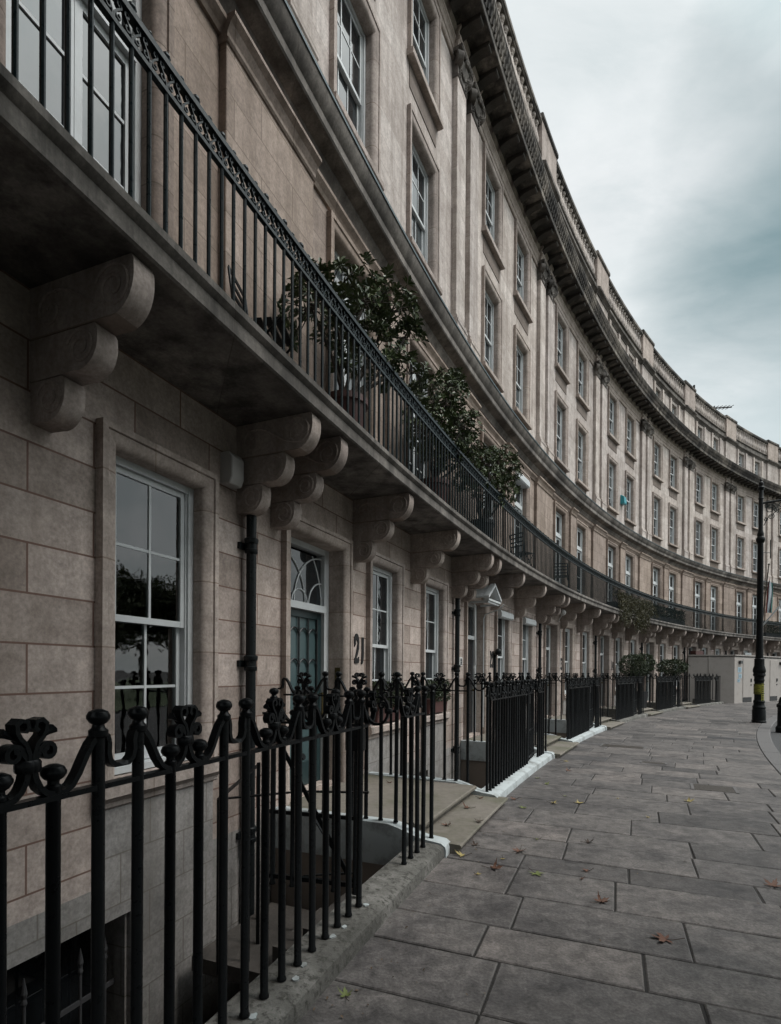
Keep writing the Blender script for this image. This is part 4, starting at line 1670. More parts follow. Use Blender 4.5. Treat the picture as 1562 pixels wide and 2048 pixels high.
def pot(root, u, d, h, r, ht, mat):
    mb = MB()
    mb.lathe(L(u, d, h), [(r * 0.72, 0), (r * 0.76, 0.02), (r * 0.95, ht * 0.82), (r * 1.04, ht * 0.84), (r * 1.04, ht), (r * 0.9, ht), (r * 0.88, ht - 0.04)], 18)
    mb.build('pot', mat, root, smooth=0.6)


BALT = 4.222
GP = 'potted evergreens on the balcony of number 21'
r1 = planted('potted_shrub', 0, 'leafy evergreen shrub in a dark red pot on the balcony, leftmost and most spreading', 'shrub', GP)
pot(r1, 0.95, 0.42, BALT, 0.24, 0.42, M['terracotta'])
shrub(r1, L(0.95, 0.42, BALT + 0.4), [(L(0.25, 0.40, 5.25), 0.36), (L(0.55, 0.45, 5.55), 0.34), (L(1.30, 0.48, 5.95), 0.40), (L(1.75, 0.60, 6.05), 0.34), (L(1.55, 0.45, 5.45), 0.38), (L(2.15, 0.62, 5.95), 0.26), (L(2.25, 0.66, 5.55), 0.24), (L(0.75, 0.40, 5.15), 0.22)], 330)
r2 = planted('potted_shrub', 0, 'tall narrow evergreen shrub on the balcony, middle one of the three', 'shrub', GP)
pot(r2, 3.85, 0.40, BALT, 0.25, 0.45, M['terracotta'])
shrub(r2, L(3.85, 0.40, BALT + 0.42), [(L(3.4, 0.42, 5.35), 0.36), (L(3.75, 0.42, 5.85), 0.38), (L(4.15, 0.50, 6.25), 0.34), (L(4.4, 0.50, 6.5), 0.22), (L(4.25, 0.52, 5.65), 0.42), (L(4.75, 0.55, 5.85), 0.34), (L(4.0, 0.45, 5.15), 0.34), (L(4.95, 0.6, 5.5), 0.3)], 560, 0.085, 0.04)
r3 = planted('potted_shrub', 0, 'low spreading evergreen shrub on the balcony, rightmost of the three', 'shrub', GP)
pot(r3, 6.35, 0.42, BALT, 0.25, 0.45, M['black_pot'])
shrub(r3, L(6.35, 0.42, BALT + 0.42), [(L(5.5, 0.46, 5.35), 0.36), (L(5.9, 0.5, 5.6), 0.40), (L(6.4, 0.52, 5.75), 0.42), (L(6.95, 0.6, 5.95), 0.40), (L(7.3, 0.68, 6.0), 0.30), (L(6.6, 0.5, 5.3), 0.36), (L(7.2, 0.66, 5.55), 0.32)], 640, 0.075, 0.036)


def window_box(k, a, b, label, group):
    root = empty('window_box', frame(k * BAY), label, 'window box', group)
    mb = MB()
    mb.sweep([(WD - 0.10, 0.92), (WD + 0.10, 0.92), (WD + 0.13, 1.14), (WD + 0.145, 1.15), (WD + 0.145, 1.18), (WD - 0.10, 1.18)], a, b, 1)
    mb.build('trough', M['pink'], root, bevel=0.004)
    clipped(root, boxfn(a - 0.02, b + 0.02, WD - 0.08, WD + 0.16, 1.14, 1.47), 2600, 0.038)
    return root


window_box(0, GW[0][0] + 0.17, GW[0][1] - 0.17, 'clipped box hedge in a dusky red trough on the window sill beside the number 21', 'window boxes of number 21')
window_box(0, GW[1][0] + 0.17, GW[1][1] - 0.17, 'clipped box hedge in a dusky red trough on the sill beside the drainpipe', 'window boxes of number 21')
rb = empty('window_box', frame(5 * BAY), 'small red window box showing above the top of the pale hoarding', 'window box')
mb = MB()
mb.box(0.75, 1.95, WD + 0.1, WD + 0.4, 2.66, 2.98, 2)
mb.build('trough', M['terracotta'], rb, bevel=0.01)


def ball_tree(k, u, d, c, rx, rz, pot_h, label, loose=False):
    root = empty('topiary_tree', frame(k * BAY), label, 'topiary', 'clipped trees by the front doors')
    mb = MB()
    q = 0.22
    out = [(q * 0.72, 0), (q, pot_h), (q * 1.05, pot_h), (q * 1.05, pot_h + 0.03), (q * 0.85, pot_h + 0.03)]
    mb.lathe(L(u, d, 0.225), out, 4)
    mb.build('planter', M['black_pot'], root)
    mb = MB()
    mb.tube([L(u, d, 0.25), L(u + 0.02, d, 0.9), L(u, d, c)], 0.03, 8)
    mb.build('trunk', M['bark'], root, smooth=0.7)
    clipped(root, ellip(L(u, d, c), rx, rx, rz, 0.35 if loose else 0.6), 5200 if not loose else 3000, 0.055 if not loose else 0.085, 'crown')


ball_tree(3, 0.75, 1.15, 1.97, 0.50, 0.46, 0.65, 'dense round ball tree in a tall black planter, left of the two at number 24')
ball_tree(3, 2.25, 1.15, 2.05, 0.47, 0.44, 0.65, 'dense round ball tree in a tall black planter, right of the two at number 24')
ball_tree(4, 0.75, 1.10, 1.98, 0.66, 0.38, 0.65, 'wide loose bush on a stem in a planter in front of number 25', True)

# trailing plant over the balcony of 24
root = empty('trailing_plant', frame(3 * BAY), 'yellow green trailing plant hanging over the balcony edge of number 24', 'plant')
mb = MB()
mb.box(0.2, 5.2, 0.30, 0.62, BALT, BALT + 0.28)
mb.build('trough', M['black_pot'], root)
lf = MB()
for i in range(260):
    u = rnd.choice([rnd.gauss(0.9, 0.5), rnd.gauss(3.0, 0.9), rnd.gauss(3.2, 0.7), rnd.uniform(0.2, 5.4)])
    top = 4.62 + rnd.uniform(-0.1, 0.25)
    drop = rnd.uniform(0.5, 1.25) * (1.0 if 0.2 < u < 1.6 or 2.2 < u < 4.2 else 0.5)
    out = rnd.uniform(0.12, 0.34)
    n = int(10 + drop * 22)
    for j in range(n):
        t = j / n
        p = Vector(L(u + 0.12 * math.sin(3 * t + i), 0.6 + out * math.sin(min(1, t * 1.6) * PI / 2) + 0.03 * math.sin(9 * t), top + 0.16 * math.sin(PI * min(t * 2, 1)) - drop * t ** 1.4))
        for q in range(2):
            leaf_quad(lf, p, rv() + Vector((0, 0, -0.5)), rv(), rnd.uniform(0.05, 0.09), 0.02)
raw_build(lf, 'foliage', M['ivy'], root)

# clipped hedges in troughs on the far balconies
for (k, a, b, hh, t) in ((4, -0.9, 4.6, 0.42, 'low dark hedge in a trough along the balcony of number 25'), (6, 4.6, 6.9, 0.75, 'dark hedge on the far balcony at the right edge of the photo')):
    root = empty('balcony_hedge', frame(k * BAY), t, 'hedge', 'hedges on the far balconies')
    mb = MB()
    mb.box(a, b, 0.25, 0.52, BALT, BALT + 0.3)
    mb.build('trough', M['black_pot'], root)
    clipped(root, boxfn(a, b, 0.24, 0.56, BALT + 0.25, BALT + 0.3 + hh), 4200, 0.06)


# garden chairs on the balcony
def make_chair(label):
    root = empty('balcony_chair', frame(0), label, 'chair', 'black metal chairs on the balcony')
    mb = MB()
    for i in range(5):
        mb.mesh_add([(x, y, z) for z in (0.44, 0.455) for (x, y) in ((-0.2, -0.2 + i * 0.085), (0.2, -0.2 + i * 0.085), (0.2, -0.135 + i * 0.085), (-0.2, -0.135 + i * 0.085))],
                    [(0, 1, 2, 3), (7, 6, 5, 4), (0, 4, 5, 1), (1, 5, 6, 2), (2, 6, 7, 3), (3, 7, 4, 0)])
    mb.build('seat', M['iron'], root)
    mb = MB()
    for x in (-0.2, 0.2):
        mb.tube([(x, 0.2, 0.45), (x, 0.26, 0.9)], 0.011, 6)
    for z in (0.6, 0.7, 0.8, 0.9):
        y = 0.2 + 0.06 * (z - 0.45) / 0.45
        mb.ribbon([(-0.2, y, z), (0.2, y, z)], (0, 0, 1), 0.035, 0.01)
    mb.build('backrest', M['iron'], root)
    for x in (-0.2, 0.2):
        for s in (-1, 1):
            mb = MB()
            mb.tube([(x, 0.2 * s, 0.45), (x, -0.22 * s, 0.0)], 0.011, 6)
            mb.build('leg', M['iron'], root)
    return root


ch = make_chair('black slatted garden chair behind the balcony railing, nearest, left of the leafy shrub')
CHP = [(-0.35, 0.3, 'black slatted garden chair behind the balcony railing, nearest, left of the leafy shrub', 0.3),
       (9.6, 0.35, 'black garden chair on the balcony of number 22', 1.2), (13.4, 0.35, 'black garden chair on the balcony of number 23', -1.2), (29.2, 0.35, 'black garden chair on the balcony of number 25', 0.8)]
for i, (U, d, t, rz) in enumerate(CHP):
    c = ch if i == 0 else copy_tree(ch)
    c.matrix_world = frame(U, d, BALT) @ Matrix.Rotation(rz, 4, 'Z')
    c['label'] = t

# ------------------------------------------------------------------ hoarding (site enclosure) with doors and notices
def quad_box(mb, P, h0, h1):
    """prism over a ground polygon of world points"""
    k = len(P)
    vs = [(p.x, p.y, h0) for p in P] + [(p.x, p.y, h1) for p in P]
    fs = [tuple(range(k - 1, -1, -1)), tuple(range(k, 2 * k))] + [(j, (j + 1) % k, k + (j + 1) % k, k + j) for j in range(k)]
    mb.mesh_add(vs, fs)


def wall_strip(mb, A, B, th, h0, h1, t0=0.0, t1=1.0, off=0.0):
    v = (B - A)
    n = Vector((v.y, -v.x, 0)).normalized()
    a, b = A + v * t0 + n * off, A + v * t1 + n * off
    quad_box(mb, [a, b, b - n * th, a - n * th], h0, h1)


HA, HB, HC = W(31.72, 0.06, 0), W(33.02, 2.02, 0), W(39.2, 2.55, 0)
HD = W(39.2, 0.1, 0)
root = empty('site_hoarding', Matrix.Translation(HB), 'pale painted site hoarding box with two doors and paper notices, standing on the pavement', 'hoarding')
inv = root.matrix_world.inverted()


def hut_part(name, mb, mat, bevel=0.0, parent=None):
    mb.v = [tuple(inv @ Vector(v)) for v in mb.v]
    return mb.build(name, mat, parent or root, bevel=bevel)


mb = MB()
wall_strip(mb, HA, HB, 0.08, 0.0, 2.68)
sd = hut_part('side_panel', mb, M['hut'])
mb = MB()
wall_strip(mb, HA, HB, 0.03, 0.0, 2.62, 0.44, 0.475, 0.03)
wall_strip(mb, HA, HB, 0.16, 2.681, 2.74, 0.0, 1.02, 0.05)
hut_part('side_batten', mb, M['hut'], 0, sd)
mb = MB()
wall_strip(mb, HB, HC, 0.08, 0.0, 2.68)
fp = hut_part('front_panel', mb, M['hut_front'])
mb = MB()
wall_strip(mb, HB, HC, 0.16, 2.682, 2.742, -0.01, 1.0, 0.05)
hut_part('front_capping', mb, M['hut_front'], 0, fp)
mb = MB()
wall_strip(mb, HC, HD, 0.08, 0.0, 2.68)
hut_part('end_panel', mb, M['hut'])
mb = MB()
quad_box(mb, [HA, HB, HC, HD], 2.60, 2.66)
hut_part('roof_sheet', mb, M['slate'])
for (t0, t1) in ((0.16, 0.34), (0.73, 0.90)):
    mb = MB()
    wall_strip(mb, HB, HC, 0.03, 0.32, 2.5, t0, t1, 0.025)
    dr = hut_part('hoarding_door', mb, M['hut_front'], 0.004)
    mb = MB()
    wall_strip(mb, HB, HC, 0.05, 1.2, 1.4, t1 - 0.03, t1 - 0.012, 0.06)
    wall_strip(mb, HB, HC, 0.05, 1.0, 1.06, t1 - 0.03, t1 - 0.012, 0.05)
    hut_part('door_lock', mb, M['dark_door'], 0, dr)
    mb = MB()
    wall_strip(mb, HB, HC, 0.03, 0.04, 0.32, t0, t1, 0.012)
    hut_part('door_step', mb, M['dark_door'], 0, dr)
for (t, z) in ((0.10, 2.25), (0.97, 2.25)):
    mb = MB()
    wall_strip(mb, HB, HC, 0.14, z, z + 0.16, t - 0.025, t + 0.025, 0.12)
    hut_part('bulkhead_lamp', mb, M['dark_door'], 0.01)
for (t, z, w, hh, m) in ((0.06, 1.75, 0.07, 0.28, 'notice'), (0.075, 1.42, 0.06, 0.24, 'notice'), (0.055, 1.2, 0.05, 0.18, 'notice'), (0.40, 1.55, 0.035, 0.2, 'dark_door'), (0.395, 1.25, 0.04, 0.2, 'notice')):
    mb = MB()
    wall_strip(mb, HB, HC, 0.006, z, z + hh, t, t + w, 0.012)
    nt_ = hut_part('notice', mb, M[m])
    mb = MB()
    for i in range(4):
        zz = z + hh * (0.2 + 0.18 * i)
        wall_strip(mb, HB, HC, 0.003, zz, zz + hh * 0.05, t + w * 0.15, t + w * 0.8, 0.0165)
    hut_part('notice_print', mb, M['dark'] if m == 'notice' else M['alarm'], 0, nt_)

# ------------------------------------------------------------------ street lamp
root = empty('lamp_post', frame(19.27, 5.33, 0), 'tall black cast iron street lamp post with yellow notice strapped round it', 'lamp post')
mb = MB()
mb.lathe((0, 0, 0), [(r * 0.8, z) for r, z in [(0.27, 0), (0.27, 0.06), (0.255, 0.08), (0.255, 0.42), (0.235, 0.46), (0.235, 0.5), (0.25, 0.53), (0.235, 0.56), (0.205, 0.60), (0.20, 0.68), (0.215, 0.70), (0.215, 0.74), (0.19, 0.77), (0.18, 0.80), (0.175, 1.40), (0.19, 1.42), (0.20, 1.45), (0.19, 1.48), (0.18, 1.52), (0.19, 1.58), (0.235, 1.62), (0.215, 1.70), (0.24, 1.76), (0.235, 1.83), (0.19, 1.95), (0.185, 2.18), (0.155, 2.20)]], 24)
mb.build('base', M['iron'], root, smooth=0.5)
mb = MB()
mb.lathe((0, 0, 0), [(r * 0.8, z) for r, z in [(0.15, 2.20), (0.14, 2.35), (0.125, 3.0), (0.118, 5.0), (0.108, 6.15), (0.14, 6.18), (0.17, 6.25), (0.165, 6.32), (0.12, 6.38), (0.13, 6.45), (0.10, 6.55), (0.085, 6.6), (0.085, 7.65), (0.11, 7.67), (0.085, 7.72), (0.085, 7.95), (0.12, 8.0), (0.125, 8.06), (0.08, 8.1), (0.095, 8.16), (0.09, 8.22), (0.04, 8.27), (0.05, 8.31), (0.02, 8.36), (0.001, 8.40)]], 20)
mb.build('column', M['iron'], root, smooth=0.5)
# arm reaching over the road with open scrollwork
arm = MB()
ad = Vector((0.35, -0.94, 0)).normalized()
AP = lambda x, z: tuple(ad * x + Vector((0, 0, z)))
wd = Vector((ad.y, -ad.x, 0))
arm.tube([AP(0.05, 7.52), AP(0.5, 7.56), AP(1.2, 7.68), AP(1.9, 7.80)], 0.035, 8)
arm.ribbon([AP(0.09, 6.75), AP(0.2, 7.0), AP(0.5, 7.25), AP(0.9, 7.45), AP(1.3, 7.66)], wd, 0.03, 0.02)
a1 = arm.build('arm', M['iron'], root, smooth=0.6)
sc = MB()
for (cx, cz, r, s, a0) in ((0.28, 7.30, 0.16, 1, 0), (0.60, 7.44, 0.12, -1, 2), (0.30, 7.05, 0.10, -1, 1), (0.85, 7.53, 0.09, 1, 3), (0.16, 7.42, 0.07, 1, 4), (0.45, 7.25, 0.09, 1, 5), (0.15, 6.95, 0.07, -1, 2)):
    pts = [AP(x, z) for x, z in spiral(cx, cz, r, r * 0.2, 1.6, a0, s, 22)]
    sc.tube(pts, 0.013, 6)
sc.build('arm_scrollwork', M['iron_teal'], a1, smooth=0.7)
mb = MB()
mb.lathe(AP(1.9, 7.45), [(0.02, 0.35), (0.10, 0.30), (0.24, 0.12), (0.26, 0.0), (0.2, -0.02), (0.16, -0.2), (0.02, -0.26)], 16)
mb.build('lantern', M['iron'], root, smooth=0.5)
mb = MB()
mb.tube([(0.1, 0, 5.85), (0.62, -0.25, 5.9)], 0.012, 6)
mb.tube([(0.62, -0.25, 5.7), (0.62, -0.25, 6.35)], 0.015, 6)
mb.build('ladder_bar', M['iron'], root)
# notices: a yellow sheet and a hanging strip with printed lines
mb = MB()


def arc_sheet(mb, r, a0, a1, z0, z1, n=10):
    for i in range(n):
        x0, x1 = a0 + (a1 - a0) * i / n, a0 + (a1 - a0) * (i + 1) / n
        mb.face([(r * math.cos(x0), r * math.sin(x0), z0), (r * math.cos(x1), r * math.sin(x1), z0), (r * math.cos(x1), r * math.sin(x1), z1), (r * math.cos(x0), r * math.sin(x0), z1)])


rt = root.matrix_world.to_euler().z
cam_dir = (-(root.matrix_world.translation)).to_2d()
ca = math.atan2(cam_dir.y, cam_dir.x) - rt
arc_sheet(mb, 0.196, ca - 0.15, ca + 1.6, 0.0, 0.0) if False else None
arc_sheet(mb, 0.20, ca - 0.45, ca + 1.7 - 3.4, 0.98, 1.33) if False else None
arc_sheet(mb, 0.159, ca - 1.75, ca + 0.35, 0.98, 1.33, 14)
yn = mb.build('yellow_notice', M['yellow'], root, smooth=1.0)
mb = MB()
arc_sheet(mb, 0.163, ca + 0.40, ca + 1.0, 0.70, 1.34, 6)
arc_sheet(mb, 0.163, ca - 1.0, ca - 0.98, 1.0, 1.01, 1)
yn2 = mb.build('yellow_notice', M['yellow'], root, smooth=1.0)
mb = MB()
for i in range(6):
    arc_sheet(mb, 0.1622, ca - 1.55 + 0.1 * (i % 2), ca + 0.2 - 0.25 * (i % 3), 1.03 + i * 0.047, 1.045 + i * 0.047, 10)
mb.build('notice_print', M['dark'], yn)
mb = MB()
for i in range(7):
    arc_sheet(mb, 0.166, ca + 0.55, ca + 0.85, 0.76 + i * 0.075, 0.80 + i * 0.075, 3)
mb.build('notice_print', M['dark'], yn2)
for z in (1.0, 1.31, 1.93):
    mb = MB()
    mb.lathe((0, 0, z), [(0.168 if z < 1.5 else 0.157, 0), (0.168 if z < 1.5 else 0.157, 0.014)], 24)
    mb.build('strap', M['iron_teal'], root)

# dark post at the right edge by the kerb
root = empty('bollard', frame(17.2, 6.05, 0), 'black bollard by the kerb at the right edge of the photo', 'bollard')
mb = MB()
mb.lathe((0, 0, -0.12), [(0.2, 0), (0.2, 0.15), (0.16, 0.2), (0.15, 0.75), (0.18, 0.78), (0.18, 0.84), (0.13, 0.9), (0.12, 1.0), (0.09, 1.08), (0.02, 1.12)], 18)
mb.build('post', M['iron'], root, smooth=0.5)

# ------------------------------------------------------------------ flags
root = empty('flag', frame(41.0, 0.75, 4.3), 'red, white and green flag hanging limp from a brown pole on the far balcony', 'flag')
mb = MB()
mb.tube([(0, 0, 0), (0, -0.42, 4.55)], 0.035, 8)
mb.ball((0, -0.43, 4.6), 0.07, 8)
mb.build('pole', M['bark'], root, smooth=0.6)
for i, m in enumerate(('red_flag', 'white_cloth', 'green_flag')):
    mb = MB()
    nx, nz = 6, 12
    for a in range(nx):
        for b in range(nz):
            def Q(a, b):
                s = (i * nx + a) / (3 * nx)
                t = b / nz
                y = -0.40 + 0.13 * t * 2 - 0.40 * s * (0.25 + t * 0.9) + 0.05 * math.sin(5 * s + 3 * t)
                x = 0.16 * math.sin(9 * s + 2 * t) * (0.3 + t) + 0.12 * s
                return (x, y - 0.06, 3.75 - 2.35 * t - 0.25 * s * (1 - t) * 2)
            mb.face([Q(a, b), Q(a + 1, b), Q(a + 1, b + 1), Q(a, b + 1)])
    mb.build('cloth_band', M[m], root, smooth=1.2)
root = empty('flagpole', frame(41.3, 0.72, 4.95), 'bare white flagpole leaning out from the far balcony', 'flagpole')
mb = MB()
mb.tube([(0, 0.05, -0.1), (0.2, -0.95, 1.25)], 0.05, 8)
mb.tube([(0.2, -0.95, 1.25), (0.45, -2.2, 2.9)], 0.038, 8)
mb.lathe((0.2, -0.95, 1.2), [(0.055, 0), (0.055, 0.12)], 8)
mb.build('pole', M['white'], root, smooth=0.6)

# ------------------------------------------------------------------ aerials on the roof
root = empty('roof_aerial', frame(40.3, -2.0, 17.2), 'thin black television aerial with a slanting boom on the skyline', 'aerial', None)
mb = MB()
mb.tube([(0, 0, 0), (0, 0, 3.2)], 0.04, 6)
mb.build('mast', M['iron'], root)
mb = MB()
mb.tube([(-0.9, 0.2, 2.85), (1.9, -0.3, 3.55)], 0.05, 6)
for i in range(7):
    p = Vector((-0.7 + i * 0.4, 0.15 - i * 0.07, 2.9 + i * 0.1))
    mb.tube([p + Vector((0.05, 0.3, -0.02)), p - Vector((0.05, 0.3, -0.02))], 0.02, 5)
mb.build('boom', M['iron'], root)
root = empty('vent_pipe', frame(37.4, -2.0, 17.2), 'short upright vent pipe on the skyline left of the aerial', 'pipe')
mb = MB()
mb.tube([(0, 0, 0), (0, 0, 3.7)], 0.07, 8)
mb.build('stack', M['iron'], root)

# ------------------------------------------------------------------ pavement
D0, D1 = 1.70, 5.42
edges = [-2.31, -1.80, -1.26, -0.82, -0.25, 0.36, 0.74, 1.29, 1.84, 2.51]
while edges[0] > -9:
    edges.insert(0, edges[0] - rnd.uniform(0.45, 0.62))
while edges[-1] < 60:
    edges.append(edges[-1] + rnd.uniform(0.42, 0.68))
mb = MB()
fixed = {-2.31: [2.57, 3.62], -1.80: [2.57, 3.60], -1.26: [2.42, 3.35], -0.82: [2.57, 3.62], -0.25: [2.43, 3.20, 4.3], 0.36: [2.43, 3.3]}
CH = 0.008
for i in range(len(edges) - 1):
    ua, ub = edges[i], edges[i + 1]
    ds = [D0]
    key = next((k for k in fixed if abs(k - ua) < 1e-6), None)
    if key is not None:
        ds += fixed[key]
    first = ds[-1] + (rnd.uniform(0.5, 1.15) if key is None else rnd.uniform(0.8, 1.1))
    x = first
    while x < D1 - 0.35:
        ds.append(x)
        x += rnd.uniform(0.65, 1.2)
    ds.append(D1)
    for a, b in zip(ds[:-1], ds[1:]):
        g = rnd.uniform(0.004, 0.0085)
        z0 = rnd.uniform(-0.003, 0.003)
        tu, td = rnd.uniform(-0.003, 0.003), rnd.uniform(-0.003, 0.003)
        um, dm = (ua + ub) / 2, (a + b) / 2
        # corners slightly out of true
        cs = [(ua + g, a + g), (ub - g, a + g), (ub - g, b - g), (ua + g, b - g)]
        cs = [(p + rnd.uniform(-0.004, 0.004), q + rnd.uniform(-0.004, 0.004)) for p, q in cs]
        top = []
        bot = []
        for (p, q) in cs:
            z = z0 + tu * (p - um) + td * (q - dm)
            pi = p + (CH if p < um else -CH)
            qi = q + (CH if q < dm else -CH)
            top.append(L(pi, qi, z))
            bot.append(L(p, q, z - CH * 0.9))
        low = [L(p, q, -0.03) for p, q in cs]
        vs = top + bot + low
        fs = [(3, 2, 1, 0)]
        for j in range(4):
            k = (j + 1) % 4
            fs += [(j, k, 4 + k, 4 + j), (4 + j, 4 + k, 8 + k, 8 + j)]
        mb.mesh_add(vs, fs, [(v[0], v[1]) for v in vs])
pv = mb.build('pavement', M['paving'])
pv.matrix_world = frame(0)
pv['kind'] = 'structure'
mb = MB()
mb.sweep([(1.60, -0.11), (5.5, -0.11), (5.5, -0.0105), (1.60, -0.0105)], -9, 60, 120)
o = mb.build('pavement_bed', M['joint'])
o.matrix_world = frame(0)
o['kind'] = 'structure'
# kerb: long granite stones with open joints
mb = MB()
u = -9.0
while u < 60:
    ln = rnd.uniform(0.9, 1.25)
    z = rnd.uniform(-0.003, 0.003)
    mb.sweep([(5.435, -0.2), (5.745, -0.2), (5.745, z - 0.02), (5.725, z), (5.435, z)], u + 0.005, u + ln - 0.005, 2)
    u += ln
o = mb.build('kerb', M['kerb'])
o.matrix_world = frame(0)
o['kind'] = 'structure'
# road and lawn inside the circle
mb = MB()
mb.sweep([(5.74, -0.13), (14.0, -0.13), (14.0, -0.4), (5.74, -0.4)], -40, 120, 200)
o = mb.build('road', M['asphalt'])
o.matrix_world = frame(0)
o['kind'] = 'structure'
mb = MB()
n = 90
mb.mesh_add([((RAD - 13.9) * math.cos(2 * PI * i / n), (RAD - 13.9) * math.sin(2 * PI * i / n), -0.05) for i in range(n)], [tuple(range(n))])
o = mb.build('lawn', M['grass'])
o.location = (CX, CY, 0)
o['kind'] = 'structure'
mb = MB()
mb.mesh_add([(-700, -700, -2.63), (700, -700, -2.63), (700, 700, -2.63), (-700, 700, -2.63)], [(0, 1, 2, 3)])
o = mb.build('ground', M['joint'])
o['kind'] = 'structure'

# covers let into the paving
for (U, d, lu, ld, t) in ((5.05, 4.35, 0.42, 0.55, 'rusty square iron cover let into the paving near the right edge'), (9.4, 2.75, 0.40, 0.9, 'dark iron cover let into the paving beyond the white coping'),
                          (7.2, 3.5, 0.16, 0.42, 'small slotted drain cover in the paving')):
    root = empty('manhole_cover', frame(U, d, 0), t, 'cover', 'iron covers in the paving')
    mb = MB()
    mb.mesh_add([(x, y, z) for z in (-0.02, 0.005) for (x, y) in ((-lu / 2, -ld / 2), (lu / 2, -ld / 2), (lu / 2, ld / 2), (-lu / 2, ld / 2))],
                [(3, 2, 1, 0), (4, 5, 6, 7), (0, 1, 5, 4), (1, 2, 6, 5), (2, 3, 7, 6), (3, 0, 4, 7)])
    mb.build('plate', M['cover'], root, bevel=0.003)
    mb = MB()
    for s in (-1, 1):
        mb.mesh_add([(x, y, z) for z in (0.004, 0.009) for (x, y) in ((-lu / 2 - 0.03, s * ld / 2 - 0.02), (lu / 2 + 0.03, s * ld / 2 - 0.02), (lu / 2 + 0.03, s * ld / 2 + 0.02), (-lu / 2 - 0.03, s * ld / 2 + 0.02))],
                    [(3, 2, 1, 0), (4, 5, 6, 7), (0, 1, 5, 4), (1, 2, 6, 5), (2, 3, 7, 6), (3, 0, 4, 7)])
    mb.build('rim', M['kerb'], root)

# ------------------------------------------------------------------ fallen leaves
LC = {'brown': leaf_mat('dry_brown_leaf', (0.075, 0.034, 0.02), (0.11, 0.05, 0.03), 0.7), 'rust': leaf_mat('rust_leaf', (0.10, 0.046, 0.03), (0.13, 0.06, 0.038), 0.7),
      'dark': leaf_mat('dark_dead_leaf', (0.03, 0.018, 0.013), (0.05, 0.03, 0.02), 0.7), 'yellow': leaf_mat('yellow_leaf', (0.26, 0.20, 0.07), (0.3, 0.24, 0.09), 0.6),
      'green': leaf_mat('green_leaf', (0.10, 0.13, 0.04), (0.14, 0.16, 0.05), 0.6)}


def leaf_mesh(seed, curl):
    r = random.Random(seed)
    mb = MB()
    lobes = 5
    out = []
    for i in range(lobes):
        a = math.radians(-120 + 60 * i)
        ln = (0.62, 0.86, 1.0, 0.86, 0.62)[i] * r.uniform(0.88, 1.1)
        for (da, k) in ((-24, 0.36), (-12, 0.70), (-6, 0.66), (0, 1.0), (7, 0.68), (13, 0.72), (24, 0.38)):
            an = a + math.radians(da)
            out.append((ln * k * math.sin(an), ln * k * math.cos(an)))
    n = len(out)
    fr = r.uniform(0, 6)

    def Z(x, y):
        rr = math.hypot(x, y)
        return 0.02 + curl * (rr ** 2) * (0.6 + 0.6 * math.sin(2 * math.atan2(y, x) + fr)) + 0.05 * math.sin(8 * x + fr) * rr + abs(x) * 0.08
    vs = [(0, 0, Z(0, 0))]
    for (x, y) in out:
        vs.append((x * 0.5, y * 0.5, Z(x * 0.5, y * 0.5)))
    for (x, y) in out:
        q = 1 - 0.25 * curl
        vs.append((x * q, y * q, Z(x, y)))
    fs = []
    for i in range(n - 1):
        fs.append((0, 1 + i, 2 + i))
        fs.append((1 + i, 1 + n + i, 2 + n + i, 2 + i))
    fs = [tuple(f) for f in fs]
    mb.mesh_add(vs, fs)
    return mb, Z


